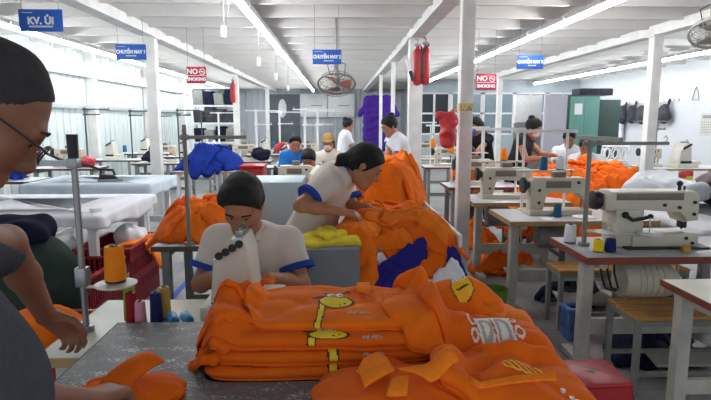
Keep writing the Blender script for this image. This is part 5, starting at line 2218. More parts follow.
# extinguishers and bag on the columns
for i, (px, py, Y, s) in enumerate(((417.5, 66, 7.95, 0.95), (425.5, 65, 7.95, 0.98), (233, 92, 14.7, 1.0))):
    c = at(px, py, Y)
    t = thing('hanging_canister', ['dark red hanging canister, paired, nearer the middle lamp row', 'dark red hanging canister, paired, nearer the red plastic bag', 'dark red canister hung on the farther post before the shelf rack'][i], 'canister', (c.x, Y, c.z - 0.29 * s))
    mb = MB()
    mb.lathe([(0.03, 0), (0.058, 0.02), (0.066, 0.06), (0.066, 0.46 * s), (0.055, 0.52 * s), (0.025, 0.55 * s), (0.025, 0.58 * s)], seg=16)
    mb.build('cylinder', M_redfabric, t)
    mb = MB()
    mb.box((0, 0, 0.6 * s), (0.09, 0.03, 0.04), bevel=0.006)
    mb.build('valve', M_steel, t)
    mb = MB()
    mb.tube([(0.04, -0.05, 0.58 * s), (0.066 if i == 0 else -0.066, -0.055, 0.4 * s), (0.066 if i == 0 else -0.066, -0.055, 0.1)], 0.012, seg=6)
    mb.build('hose', M_dark, t)
    mb = MB()
    mb.tube([(0, 0, 0.58 * s), (0, 0.0, 0.66 * s), (0, 0.2, 0.72 * s), (0, 0.3, 0.72 * s)], 0.012, seg=6)
    mb.build('bracket', M_steel, t)
c = at(411, 71, 7.9)
t = thing('hand_torch', 'white and black torch hung aslant beside the paired red canisters', 'torch', (c.x, 7.9, c.z))
mb = MB()
mb.cyl((-0.06, 0, 0.16), (-0.01, 0, 0.0), 0.025)
mb.build('torch_head', M_white, t)
mb = MB()
mb.cyl((-0.01, 0, 0.0), (0.04, 0, -0.14), 0.028)
mb.build('torch_grip', M_dark, t)

c = at(447.5, 128, 4.82)
bx, bz = c.x, c.z
P = [ell((bx, 4.82, bz - 0.02), (0.075, 0.06, 0.13), k=0.03), ell((bx + 0.01, 4.82, bz + 0.07), (0.085, 0.05, 0.07), k=0.03), ell((bx - 0.065, 4.82, bz + 0.1), (0.04, 0.02, 0.03), k=0.03),
     ell((bx, 4.82, bz - 0.1), (0.06, 0.055, 0.07), k=0.03), cap((bx + 0.03, 4.85, bz + 0.1), (bx + 0.085, 4.9, bz + 0.17), 0.03, 0.012, k=0.03)]
o = field_mesh('plastic_bag', P, 0.009, mat('red_film', (204, 62, 66), 0.3, var=0.15, scale=30), None, loc=(bx, 4.82, bz - 0.17), wrinkle=0.014, wfreq=50, seed=2)
tag(o, 'red plastic bag tied to the nearest white column', 'bag')
mb = MB()
mb.box((0, 0, 0), (0.128, 0.128, 0.07), bevel=0.004)
mb.tube([(-0.05, -0.068, 0.02), (-0.02, -0.08, -0.03), (0.02, -0.075, 0.02), (0.05, -0.07, -0.03)], 0.012, seg=6)
c = at(462, 107, 4.94)
o = mb.build('string_wrap', mat('straw_string', (206, 190, 136), 0.8, var=0.2, scale=60), None, loc=(1.17, 5.0, c.z))
tag(o, 'straw-coloured string wound round the nearest white column above the red bag', 'string')

# purple garment hung from the middle beam
def hung_shirt(label, px0, px1, py0, py1, Y, m_):
    a, b = at(px0, py0, Y), at(px1, py1, Y)
    x0, x1, z1, z0 = a.x, b.x, a.z, b.z
    W = x1 - x0
    cx = (x0 + x1) / 2
    t_ = thing('hanging_garment', label, 'shirt', (cx, Y, z0))
    H_ = z1 - z0
    P_ = []
    for q in range(17):
        z_ = z0 + 0.05 + (H_ - 0.22) * q / 16
        P_.append(cap((cx - W * 0.27, Y + 0.02 * math.sin(q * 0.6), z_), (cx + W * 0.29, Y - 0.02 * math.sin(q * 0.7), z_), 0.1, k=0.06))
    P_ += [cap((cx - W * 0.2, Y, z1 - 0.1), (cx + W * 0.2, Y, z1 - 0.1), 0.05, k=0.05), cap((cx - W * 0.22, Y, z1 - 0.14), (cx - W * 0.43, Y, z1 - H_ * 0.36), 0.075, 0.07, k=0.04),
           cap((cx + W * 0.22, Y, z1 - 0.14), (cx + W * 0.43, Y, z1 - H_ * 0.36), 0.075, 0.07, k=0.04)]
    o_ = field_mesh('garment_cloth', P_, 0.018, m_, None, loc=(cx, Y, z0), wrinkle=0.016, wfreq=24, seed=4, cuts=[((cx, Y, z0 + 0.02), (0, 0, -1))])
    o_.parent = t_
    o_.location = (0, 0, 0)
    mb_ = MB()
    mb_.tube([(-W * 0.2, 0, H_ - 0.06), (0, 0, H_ + 0.02), (W * 0.2, 0, H_ - 0.06)], 0.008, seg=6)
    mb_.tube([(0, 0, H_ + 0.02), (0.02, 0, H_ + 0.06), (0, 0, 2.71 - z0)], 0.006, seg=6)
    mb_.build('hanger', M_greymetal, t_)
    return t_


hung_shirt('purple garment hanging from the beam behind the thin columns', 357, 400, 93, 152, 15.3, M_purple)

# ================================================================== CLOTH
ORG = [M_orange, M_orange2, M_orange, M_orange3]


def table_floor(x0, x1, y0, y1, z, slope=1.6, low=0.05):
    def fn(X, Y):
        dx = np.maximum(np.maximum(x0 - X, X - x1), 0)
        dy = np.maximum(np.maximum(y0 - Y, Y - y1), 0)
        return np.maximum(z + 0.002 - np.hypot(dx, dy) * slope, low)
    return fn


def crumple_heap(name, label, group, box, floor_fn, tgt, n, size, thick, fold, wl, seed, mats=None, N=24, cat='shirt', pw=2.4, soft=2):
    """tgt = (cx, cy, rx, ry, base z, height): garments go where the heap is still too low"""
    r_ = random.Random(seed)
    hp = Heap(box[0], box[1], box[2], box[3], floor_fn)
    cx, cy, rx, ry, z0, hh = tgt
    i = 0
    for i in range(n):
        best = None
        for q in range(60):
            a = r_.uniform(0, 6.283)
            k_ = math.sqrt(r_.random())
            x, y = cx + rx * k_ * math.cos(a), cy + ry * k_ * math.sin(a)
            T = z0 + hh * max(0.0, 1 - k_ ** pw) ** 0.8
            d = size * 0.25
            cur = float(hp.h(np.array([x, x + d, x - d, x, x]), np.array([y, y, y, y + d, y - d])).mean())
            if best is None or T - cur > best[0]:
                best = (T - cur, x, y)
        if best[0] < thick * 0.2:
            break
        mm = (mats or ORG)[r_.randrange(len(mats or ORG))]
        hp.lay(name, best[1], best[2], size * r_.uniform(0.85, 1.2), size * r_.uniform(0.7, 1.0), r_.uniform(0, 3.14), thick * r_.uniform(0.8, 1.2),
               mm, fold=fold * r_.uniform(0.8, 1.3), wl=wl, N=N, seed=seed * 100 + i, square=2.4, irregular=0.17, label=label, group=group, cat=cat, soft=soft, rim=0.9)
    return hp


# far tall heap on the long table
crumple_heap('crumpled_shirt', 'crumpled orange shirt in the tall heap beside the bending woman', 'tall orange heap', (-0.3, 1.1, 3.7, 5.5),
             table_floor(0.0, 0.68, 2.92, 5.75, 0.8), (0.34, 4.52, 0.38, 0.56, 0.8, 0.45), 105, 0.28, 0.036, 0.055, 0.10, 1, N=32, pw=7, soft=1)
# royal blue garments just behind it
crumple_heap('crumpled_shirt', 'royal blue garment in the pile behind the tall orange heap', 'royal blue pile', (-0.3, 1.1, 4.7, 6.0),
             table_floor(0.0, 0.68, 2.92, 5.75, 0.8), (0.30, 5.42, 0.32, 0.28, 0.8, 0.40), 20, 0.36, 0.06, 0.05, 0.12, 2, pw=6, mats=[M_blue, M_blue, M_navy])
# nearer heap on the long table
hA = Heap(-0.3, 1.2, 2.3, 4.3, table_floor(0.02, 0.64, 2.95, 5.75, 0.8, slope=1.0, low=0.45), cell=0.014)
rA = random.Random(5)
ptsA = [(0.03, 2.95, 0.9), (0.45, 3.0, 1.0), (0.2, 3.1, 1.1), (0.52, 3.3, 1.0), (0.12, 3.35, 1.0), (0.4, 3.5, 1.1), (0.08, 3.1, 0.9), (0.45, 3.15, 1.0), (0.3, 3.4, 1.0), (0.55, 3.05, 0.9), (0.2, 3.3, 0.9), (0.36, 3.25, 0.9),
        (0.28, 3.5, 0.9), (0.44, 3.4, 0.9), (0.55, 3.15, 0.8), (0.05, 3.0, 0.8), (0.3, 3.6, 0.9)]
for i, (cx, cy, sc) in enumerate(ptsA):
    hA.lay('crumpled_shirt', cx, cy, 0.44 * sc * rA.uniform(0.9, 1.1), 0.34 * sc, rA.uniform(0, 3.14), 0.03, ORG[i % 4], fold=0.042, wl=0.11, N=40, seed=300 + i, square=2.6, irregular=0.15, soft=1, rim=0.9,
           label='crumpled orange shirt in the low heap between the tall heap and the navy ones', cat='shirt', group='low orange heap')
for i, (cx, cy, w_, d_, ro) in enumerate(((0.24, 2.80, 0.24, 0.13, 0.3), (0.40, 2.87, 0.18, 0.08, 0.3), (0.14, 2.73, 0.16, 0.10, 0.4), (0.64, 2.84, 0.10, 0.14, 0.3))):
    hA.lay('crumpled_garment', cx, cy, w_, d_, ro, 0.03, M_navy, fold=0.035, wl=0.07, N=34, seed=340 + i, square=2.4, irregular=0.14,
           label=['navy garment spread widest on the front of the low orange heap', 'navy garment upper of those lying on the low orange heap', 'navy garment lowest, beside the yellow cloth box', 'navy garment at the edge of the low orange heap next to the white bundle'][i], cat='shirt', group='navy garments')
hA.lay('crumpled_shirt', 0.46, 3.08, 0.40, 0.2, -0.5, 0.03, M_orange3, fold=0.035, wl=0.08, N=36, seed=355, square=2.5, irregular=0.2, label='light orange ruffled shirt lying above the navy garments', cat='shirt')
hA.lay('crumpled_shirt', 0.06, 2.84, 0.26, 0.3, 0.2, 0.03, M_orange, fold=0.03, wl=0.1, N=34, seed=356, square=2.5, irregular=0.2, label='orange shirt hanging over the front corner of the low heap by the yellow cloth', cat='shirt')
hA.lay('white_cloth', 0.60, 2.78, 0.16, 0.12, 0.4, 0.03, M_whitecloth, fold=0.02, wl=0.07, N=20, seed=360, label='small white cloth between the near shirt pile and the navy garments', cat='cloth')
mb = MB()
mb.box((0, 0, 0.004), (0.5, 0.22, 0.008))
o = mb.build('white_sheet', M_paper, None, loc=(0.33, 3.93, 0.802))
tag(o, 'white sheet lying on the long table between the tall and the low orange heaps', 'sheet')
# yellow cloth on the metal box
hY = Heap(-0.4, 0.3, 2.5, 3.4, table_floor(-0.23, 0.11, 2.72, 3.12, 0.84, slope=1.0, low=0.7), cell=0.012)
hY.lay('yellow_cloth', -0.06, 2.93, 0.34, 0.32, 0.1, 0.03, M_yellowcloth, fold=0.028, wl=0.09, N=34, seed=71, square=3, irregular=0.12, label='yellow cloth lying on the grey metal box', cat='cloth')
hY.lay('yellow_cloth', -0.04, 2.96, 0.22, 0.2, 1.1, 0.025, M_yellowcloth, fold=0.025, wl=0.08, N=28, seed=72, square=3, irregular=0.2, label='smaller yellow cloth heaped on the wider yellow cloth', cat='cloth')
# orange heap behind the boy, on his other side
crumple_heap('crumpled_shirt', 'crumpled orange shirt in the heap behind the boy beside the crimson crate', 'orange heap behind the boy', (-1.5, -0.2, 2.9, 4.1),
             table_floor(-1.12, -0.66, 3.2, 3.8, 0.75, slope=0.7, low=0.6), (-0.90, 3.54, 0.28, 0.27, 0.74, 0.25), 30, 0.25, 0.03, 0.045, 0.08, 3, [M_orange2, M_orange], pw=5)
# royal blue heap further back
crumple_heap('crumpled_shirt', 'royal blue garment in the heap on the white-legged table', 'royal blue heap on the white-legged table', (-2.7, -1.0, 7.2, 8.9),
             table_floor(-2.35, -1.35, 7.7, 8.4, 0.78, slope=1.2), (-1.85, 8.05, 0.48, 0.34, 0.78, 0.28), 18, 0.44, 0.07, 0.05, 0.12, 4, [M_blue], N=20)
# the large heap on the sewing side
crumple_heap('crumpled_shirt', 'crumpled orange shirt in the wide heap before the two seated workers', 'wide orange heap', (1.8, 3.9, 4.7, 6.8),
             table_floor(2.22, 3.4, 5.25, 6.35, 0.72, slope=1.0), (2.62, 5.60, 0.76, 0.70, 0.62, 0.40), 90, 0.42, 0.045, 0.065, 0.12, 5, N=34, pw=3, soft=1)
# orange pieces in the crates
hC = Heap(-2.3, -1.3, 4.0, 5.0, lambda X, Y: np.where((X < -1.63), 0.46, np.maximum(0.5 - (X + 1.63) * 2.5, 0.15)), cell=0.012)
hC.lay('crumpled_shirt', -1.68, 4.55, 0.3, 0.22, 0.4, 0.04, M_orange3, fold=0.03, wl=0.08, N=26, seed=91, square=2.5, irregular=0.2, label='orange cloth hanging over the edge of the crimson crate', cat='cloth')
o = bundle('white_bundle', 'white cloth bundle in the crate below the ironing table corner', (-1.8, 4.62, 0.42), 0.14, M_whitecloth, 21, 'bundle', 0.014, 0.012)
o = bundle('orange_bundle', 'orange cloth lying in the small crimson crate by the cream table', (-1.25, 2.25, 0.52), 0.15, M_orange, 22, 'bundle', 0.014, 0.014)
# sack with dark cloth on top
P = [ell((-1.55, 2.75, 0.44), (0.21, 0.2, 0.44), k=0.06), ell((-1.53, 2.75, 0.66), (0.2, 0.19, 0.24), k=0.06), ell((-1.55, 2.75, 0.15), (0.22, 0.2, 0.2), k=0.06)]
o = field_mesh('laundry_sack', P, 0.014, M_darkgreen, None, loc=(-1.55, 2.75, 0), wrinkle=0.012, wfreq=20, seed=31, cuts=[((0, 0, 0.004), (0, 0, -1))])
tag(o, 'dark green stuffed sack standing beside the man in glasses', 'sack')
o = bundle('cloth_bundle', 'dark navy cloth lying on top of the green sack', (-1.62, 2.75, 0.86), 0.16, M_darknavy, 32, 'bundle', 0.013, 0.016, squash=0.55)

flat = lambda X, Y: np.full_like(X, 0.004)
crumple_heap('crumpled_shirt', 'crumpled orange shirt on the floor under the second white sewing table', 'orange heap on the floor', (0.7, 2.3, 4.6, 5.8), flat, (1.66, 5.2, 0.34, 0.16, 0.0, 0.24), 12, 0.30, 0.05, 0.05, 0.09, 6, [M_orange2])
crumple_heap('crumpled_shirt', 'crumpled orange shirt on the floor under the table behind the white column', 'orange heap on the farther floor', (0.7, 2.4, 5.7, 6.9), flat, (1.55, 6.28, 0.34, 0.16, 0.0, 0.26), 12, 0.30, 0.05, 0.05, 0.09, 7, [M_orange2])
crumple_heap('crumpled_garment', 'dark garment on the floor under the big pattern machine table', 'dark heap under the big pattern machine', (1.5, 2.6, 2.8, 3.7), flat, (2.0, 3.2, 0.28, 0.12, 0.0, 0.2), 7, 0.3, 0.05, 0.05, 0.09, 8, [M_rubbish, M_darknavy])
crumple_heap('crumpled_garment', 'dark garment on the floor under the table with the teal spool', 'dark heap under the table with the teal spool', (1.4, 2.5, 3.8, 4.8), flat, (1.95, 4.3, 0.26, 0.14, 0.0, 0.24), 7, 0.3, 0.05, 0.05, 0.09, 9, [M_rubbish, M_darknavy])
# white plastic bags and a maroon one on the cloth-covered table
for i, (x, y, r, s) in enumerate(((2.76, 4.70, 0.19, 41), (3.05, 4.6, 0.19, 42), (2.95, 4.86, 0.23, 43))):
    bundle('plastic_bag', ['white plastic bag of goods nearest the tall orange heap side of its group', 'white plastic bag of goods nearest the big pattern machine head', 'white plastic bag of goods, topmost of its group below the extinguishers'][i], (x, y, 0.77), r, M_whitebag, s, 'bag', 0.012, 0.026, squash=0.6)
bundle('plastic_bag', 'dark maroon bag beside the white plastic bags', (3.32, 4.55, 0.765), 0.2, M_maroon, 44, 'bag', 0.016, 0.014, squash=0.8)

# ------------------------------------------------------------------ the near shirts on the grey table
hF = Heap(-0.9, 0.95, 1.0, 2.15, table_floor(-0.79, 0.64, 1.12, 1.95, 0.78, slope=1.5, low=0.3), cell=0.008)
stack = []
SX = -0.035
for i, (fy, dpt, th, dx, w_, rz_) in enumerate(((1.42, 0.36, 0.055, -0.02, 0.68, 0.0), (1.43, 0.36, 0.055, 0.0, 0.65, 0.012), (1.437, 0.36, 0.058, -0.016, 0.65, -0.015), (1.47, 0.42, 0.034, 0.055, 0.58, -0.03))):
    o, g = hF.lay('folded_shirt', SX + dx, fy + dpt / 2, w_, dpt, rz_, th, ORG[1 if i < 3 else 0], fold=0.012 if i < 3 else 0.026, wl=0.20 if i < 3 else 0.26, N=84, seed=400 + i, square=8, irregular=0.016 + 0.006 * i,
                  label=['folded orange shirt at the bottom of the stack of four', 'folded orange shirt second from the bottom of the stack of four', 'folded orange shirt third from the bottom, giraffe head on its rolled front edge',
                         'folded orange shirt on top of the stack, giraffe print lying on it'][i], cat='shirt', group='stack of folded orange shirts', flow=0.25 if i < 3 else 0.9, rim=0.5, grow=1.06 if i < 3 else 1.0, soft=1, dome=0.0 if i < 3 else 0.012)
    stack.append((o, g, w_))
    if i < 3:
        for q in range(2):
            sl, _ = hF.lay('sleeve', SX + dx - w_ / 2 + 0.035 + 0.02 * q, fy + 0.11 + 0.13 * q, 0.15, 0.17, 0.3 - 0.5 * q + 0.2 * i, 0.022, ORG[1], fold=0.022, wl=0.07, N=34, seed=450 + i * 2 + q, square=3, irregular=0.14, flow=0.4, rim=0.5, soft=1)
            sl.location = sl.location - o.location
            sl.parent = o
            del sl['category']


def arc_surface(grid):
    """(u along the front in metres from the left end, v up and over the front edge in metres)"""
    S = bilinear_surface(grid)
    cache = {}

    def f(u, v):
        X = grid[0]
        a = (u - X[0, 0]) / (X[-1, 0] - X[0, 0])
        key = round(a, 3)
        if key not in cache:
            pts_ = [S(key, b / 300) for b in range(0, 301)]
            acc_ = [0]
            for p, q in zip(pts_, pts_[1:]):
                acc_.append(acc_[-1] + (q - p).length)
            cache[key] = (np.array(acc_),)
        acc_ = cache[key][0]
        b = float(np.interp(v, acc_, np.arange(301) / 300))
        return S(a, b)
    return f


PM = [M_gy, M_outline, M_whiteprint, M_greyprint, M_yellowprint, mat('print_orange', (214, 96, 30), 0.8, var=0)]


def squiggle(cx, cy, s):
    def f(x, y):
        x, y = (x - cx) / s, (y - cy) / s
        for (a, b) in (((-1.6, 0.2), (-1.1, -0.4)), ((-1.1, -0.4), (-0.7, 0.5)), ((-0.2, -0.3), (0.3, 0.5)), ((0.3, 0.5), (0.6, -0.4)), ((1.0, 0.4), (1.7, -0.2)), ((-1.9, -0.5), (-1.6, 0.2))):
            if seg_d(x, y, a, b) < 0.2:
                return 3
        return None
    return f


o, g, w_ = stack[3]
s3 = arc_surface(g)
print_on('giraffe_print', o, s3, -0.08, 0.06, 0.0, 0.27, 0.0022, lambda u, v: giraffe(u + 0.002, (v - 0.15) * 0.5, 0.075), PM)
print_on('small_print', o, s3, 0.02, 0.09, 0.05, 0.1, 0.0025, squiggle(0.05, 0.07, 0.012), PM)
print_on('embroidery', o, s3, 0.10, 0.21, 0.13, 0.26, 0.003, lambda u, v: 4 if (math.sin(u * 420 + v * 200) > 0.35 and math.sin(v * 300 - u * 90) > -0.3) else None, PM, off=0.002)
o, g, w_ = stack[2]
s2 = arc_surface(g)
print_on('giraffe_print', o, s2, -0.11, 0.02, 0.0, 0.12, 0.002, lambda u, v: giraffe(u + 0.05, (v - 0.043) * 1.15, 0.06), PM)
print_on('small_print', o, s2, 0.0, 0.06, 0.02, 0.06, 0.0025, squiggle(0.03, 0.04, 0.010), PM)
for q, ux in ((1, -0.025), (0, -0.032)):
    o, g, w_ = stack[q]
    sq = arc_surface(g)
    print_on('giraffe_print', o, sq, ux - 0.02, ux + 0.02, 0.004, 0.075, 0.002, (lambda ux_: lambda u, v: 0 if abs(u - ux_ + 0.06 * (v - 0.03)) < 0.006 else (1 if abs(u - ux_ + 0.06 * (v - 0.03)) < 0.009 else None))(ux), PM)
    print_on('small_print', o, sq, 0.02, 0.08, 0.01, 0.05, 0.0025, squiggle(0.045, 0.03, 0.010), PM)
# loose shirts lying over the stack's far side and to the red stool side
lay = hF.lay
lay('crumpled_shirt', 0.47, 1.66, 0.40, 0.46, 0.1, 0.03, M_orange2, fold=0.02, wl=0.2, N=70, seed=422, square=4, irregular=0.06, flow=1.1, label='crumpled orange shirt at the bottom of the loose pile beside the folded stack', cat='shirt', soft=1)
lay('crumpled_shirt', 0.465, 1.67, 0.40, 0.44, -0.15, 0.03, M_orange, fold=0.024, wl=0.18, N=70, seed=423, square=4, irregular=0.08, flow=0.6, label='crumpled orange shirt in the middle of the loose pile beside the folded stack', cat='shirt', soft=1)
oE, gE = lay('crumpled_shirt', 0.54, 1.76, 0.26, 0.22, -0.25, 0.03, M_orange3, fold=0.016, wl=0.2, N=56, seed=426, square=4, irregular=0.06, flow=0.2, label='light orange sleeve-like shirt on the far corner of the loose pile', cat='shirt')
oG, gG = lay('crumpled_shirt', 0.375, 1.79, 0.36, 0.25, 0.05, 0.03, M_orange, fold=0.02, wl=0.28, N=76, seed=429, square=2.6, irregular=0.07, flow=1.9, dome=0.09, sharp=0.7, label='peaked orange shirt with a giraffe face on the far side of the loose pile', cat='shirt')
lay('crumpled_shirt', 0.27, 1.57, 0.26, 0.24, 0.7, 0.02, M_orange, fold=0.03, wl=0.13, N=64, seed=436, square=2.8, irregular=0.1, flow=0.9, sharp=0.65, label='small crumpled orange shirt between the folded stack and the lettered print', cat='shirt', soft=1)
oP, gP = lay('crumpled_shirt', 0.47, 1.53, 0.46, 0.27, -0.42, 0.03, M_orange2, fold=0.036, wl=0.2, N=90, seed=428, square=2.8, irregular=0.08, flow=-0.6, dome=0.035, sharp=0.65, label='orange shirt with a large white and grey lettered print', cat='shirt', soft=1)


def on_heap(px, py, heap, ya=1.15, yb=1.9):
    """first point of the pile that the line of sight through a pixel of the photograph meets"""
    y = ya
    while y < yb:
        p = at(px, py, y)
        if p.z < float(heap.h(np.array([p.x]), np.array([p.y]))[0]):
            return (p.x, p.y)
        y += 0.004
    p = at(px, py, yb)
    return (p.x, p.y)


def plan_surface(grid, ox, oy, rot):
    """metres along the garment's own axes from a plan point"""
    X, Y, Z = grid
    T = np.stack([X.ravel(), Y.ravel()], 1)
    zz = Z.ravel()

    def f(u, v):
        c_, s_ = math.cos(rot), math.sin(rot)
        x, y = ox + u * c_ - v * s_, oy + u * s_ + v * c_
        d2 = (T[:, 0] - x) ** 2 + (T[:, 1] - y) ** 2
        k_ = np.argpartition(d2, 6)[:6]
        w2 = 1 / (d2[k_] + 1e-6)
        return Vector((x, y, float((zz[k_] * w2).sum() / w2.sum())))
    return f


def face_print(x, y):
    for ex in (-0.012, 0.012):
        if math.hypot((x - ex), (y - 0.026)) < 0.009:
            return 1 if math.hypot(x - ex, y - 0.025) < 0.0035 else 2
        if seg_d(x, y, (ex, 0.034), (ex * 2.2, 0.055)) < 0.004:
            return 3
    h_ = (x / 0.032) ** 2 + (y / 0.03) ** 2
    if h_ < 1:
        return 1 if (abs(y + 0.008 - 12 * x * x) < 0.002 and abs(x) < 0.02) else 4
    if h_ < 1.2:
        return 1
    return None


print_on('giraffe_print', oG, plan_surface(gG, *on_heap(462, 286, hF), 0.1), -0.06, 0.06, -0.05, 0.075, 0.003, lambda u, v: face_print(u * 0.9, v * 0.75), PM, off=0.003)


def ring_d(x, y, cx, cy, rx, ry, w2):
    return abs(math.hypot((x - cx) / rx, (y - cy) / ry) - 1) * min(rx, ry) < w2


def letters_print(x, y):
    """bold outlined letters in white and grey on a slanted patch"""
    x = x - 0.25 * y
    if not (-0.05 < x < 0.07 and -0.06 < y < 0.06):
        # orange-white curls around the patch
        for (cx, cy, r_) in ((-0.06, 0.05, 0.014), (-0.065, 0.015, 0.01), (0.085, 0.035, 0.012), (0.09, -0.005, 0.014), (0.082, -0.04, 0.01)):
            if ring_d(x, y, cx, cy, r_, r_, 0.0032):
                return 2
        return None
    # letter D
    if seg_d(x, y, (0.02, -0.035), (0.02, 0.035)) < 0.005 or (x > 0.02 and ring_d(x, y, 0.02, 0, 0.035, 0.036, 0.006)):
        return 3
    # letter P
    if seg_d(x, y, (-0.035, -0.04), (-0.035, 0.04)) < 0.005 or (x > -0.035 and ring_d(x, y, -0.035, 0.018, 0.03, 0.022, 0.005)):
        return 3
    if abs(x - 0.005) < 0.003 and abs(y) < 0.045:
        return 5
    return 2


print_on('lettered_print', oP, plan_surface(gP, *on_heap(495, 338, hF), 0.25), -0.10, 0.115, -0.11, 0.11, 0.003, lambda u, v: letters_print(u * 1.15, v * 0.72), PM, off=0.003)
print_on('embroidery', oE, plan_surface(gE, *on_heap(493, 290, hF), 0.2), -0.03, 0.05, -0.05, 0.05, 0.003, lambda u, v: 4 if (abs(math.sin(u * 160)) > 0.75 or abs(math.sin(v * 140 + u * 60)) > 0.85) and abs(u - 0.01) < 0.03 else None, PM, off=0.003)
# the front row with collars
oa, ga = lay('polo_shirt', 0.13, 1.275, 0.40, 0.25, 0.05, 0.07, M_orange2, fold=0.03, wl=0.18, N=70, seed=431, square=5, irregular=0.05, flow=0.4, dome=0.03, label='orange polo shirt with an open light collar, nearest the folded stack', cat='shirt')
ob, gb = lay('polo_shirt', 0.45, 1.30, 0.42, 0.26, -0.12, 0.065, M_orange2, fold=0.03, wl=0.2, N=70, seed=432, square=5, irregular=0.06, flow=0.5, dome=0.03, label='orange polo shirt with yellow embroidery and a buttoned strip, nearest the red stool', cat='shirt')
print_on('embroidery', ob, plan_surface(gb, *on_heap(521, 370, hF), -0.1), -0.05, 0.06, -0.035, 0.035, 0.003, lambda u, v: 4 if (abs(math.sin(u * 150 + v * 90)) > 0.75 or abs(v + 0.02) < 0.004) and abs(v) < 0.03 - abs(u) * 0.2 else None, PM, off=0.003)
olf, glf = lay('polo_shirt', -0.545, 1.345, 0.26, 0.17, 0.25, 0.04, M_orange2, fold=0.035, wl=0.16, N=60, seed=433, square=3, irregular=0.1, flow=0.5, dome=0.02, label='orange shirt the man in glasses is drawing across the bare table', cat='shirt')


def flap(name, parent, poly, m_, heap, th=0.006, lift=0.012, sub=7, curl=0.0):
    """a soft flat piece (collar leaf, placket) lying on the cloth: quadrilateral in plan"""
    A_, B_, C_, D_ = [Vector((p[0], p[1], p[2] if len(p) > 2 else 0.0)) for p in poly]
    vs, fs = [], []
    n_ = sub
    for top in (1, 0):
        for i in range(n_ + 1):
            for j in range(n_ + 1):
                u, v = i / n_, j / n_
                p = A_ * (1 - u) * (1 - v) + B_ * u * (1 - v) + C_ * u * v + D_ * (1 - u) * v
                z = float(heap.h(np.array([p.x]), np.array([p.y]))[0]) + lift + p.z
                z += curl * math.sin(v * math.pi) * (0.6 + 0.4 * math.sin(u * 3.1))
                vs.append(Vector((p.x, p.y, z + (th if top else 0.0))) - parent.location)
    M_ = (n_ + 1) ** 2
    for i in range(n_):
        for j in range(n_):
            a = i * (n_ + 1) + j
            fs.append((a, a + n_ + 1, a + n_ + 2, a + 1))
            fs.append((M_ + a, M_ + a + 1, M_ + a + n_ + 2, M_ + a + n_ + 1))
    rim = [i for i in range(n_ + 1)] + [i * (n_ + 1) + n_ for i in range(1, n_ + 1)] + [n_ * (n_ + 1) + j for j in range(n_ - 1, -1, -1)] + [i * (n_ + 1) for i in range(n_ - 1, 0, -1)]
    for a, b in zip(rim, rim[1:] + rim[:1]):
        fs.append((a, b, M_ + b, M_ + a))
    o_ = mesh_obj(name, vs, fs, m_, parent)
    return o_


def px_flap(name, parent, pix, m_, lift=(0, 0, 0, 0), **kw):
    pts_ = [on_heap(a_, b_, hF) + (l_,) for (a_, b_), l_ in zip(pix, lift)]
    return flap(name, parent, pts_, m_, hF, **kw)


px_flap('collar', oa, [(357, 378), (370, 361), (394, 380), (364, 394)], M_collar, lift=(0.0, 0.012, 0.012, 0.0), curl=0.010)
px_flap('collar', oa, [(396, 378), (446, 361), (459, 373), (430, 389)], M_collar, lift=(0.006, 0.02, 0.01, 0.0), curl=0.012)
px_flap('placket', oa, [(386, 402), (407, 402), (409, 380), (391, 385)], M_collar)
px_flap('sleeve_band', ob, [(470, 391), (470, 384), (556, 380), (556, 387)], M_collar, lift=(0, 0.002, 0.002, 0), sub=9)
mb = MB()
for (px_, py_) in ((563, 386), (572, 394), (577, 399)):
    x, y = on_heap(px_, py_, hF, 1.1)
    z = plan_surface(gb, x, y, 0)(0, 0).z
    mb = MB()
    mb.cyl(Vector((x, y, z - 0.004)) - ob.location, Vector((x, y, z + 0.004)) - ob.location, 0.0065, seg=12)
    mb.build('button', mat('pearl_button', (206, 196, 190), 0.3), ob)
px_flap('collar', olf, [(100, 391), (143, 369), (165, 374), (128, 397)], M_orange2, lift=(0.004, 0.03, 0.02, 0.004), curl=0.012)
px_flap('placket', stack[3][0], [(356, 296), (371, 298), (368, 285), (358, 284)], M_collar)

# ================================================================== PEOPLE
V = lambda *a: np.array(a, float)
fm_h = nrm(V(0.86, 0.5, 0))
fp = R(41)
f_m = fm_h * math.cos(fp) + V(0, 0, -1) * math.sin(fp)
u_m = fm_h * math.sin(fp) + V(0, 0, 1) * math.cos(fp)
r_m = V(fm_h[1], -fm_h[0], 0)
pel = V(-0.735, 0.79, 0.93)
chest = V(-0.655, 0.775, 1.25)
person('man in glasses and a charcoal T-shirt leaning over the tables', pel, chest, V(-0.645, 0.83, 1.345), V(-0.578, 0.9, 1.513), f_m, u_m,
       [chest + r_m * 0.175 + V(0, 0, 0.02), chest - r_m * 0.175 + V(0, 0, 0.02)],
       [V(-0.52, 1.06, 0.925), V(*at(46, 316, 1.48))],
       [(V(0.3, 0.9, -0.2), V(0, 0, -1), V(-1, 0.2, 0)), (V(0.45, 0.55, -0.75), V(0.2, -0.75, -0.5), V(1, 0, 0))],
       [pel + r_m * 0.1 + V(0, 0, -0.42), pel - r_m * 0.1 + V(0, 0, -0.42)],
       [V(pel[0], pel[1], 0.08) + r_m * 0.11, V(pel[0], pel[1], 0.08) - r_m * 0.11],
       el=[V(-0.60, 0.82, 1.06), V(*at(6, 243, 1.27))], vox=0.0075, skin=M_skin_dark, shirt=M_tee, trouser=M_jean, hair='buzz', hairmat=M_buzz, glasses=True, hem=0.14, sleeve=0.85, belly=0.03, wrinkle=0.006, curl=0.75,
       hs=1.02)

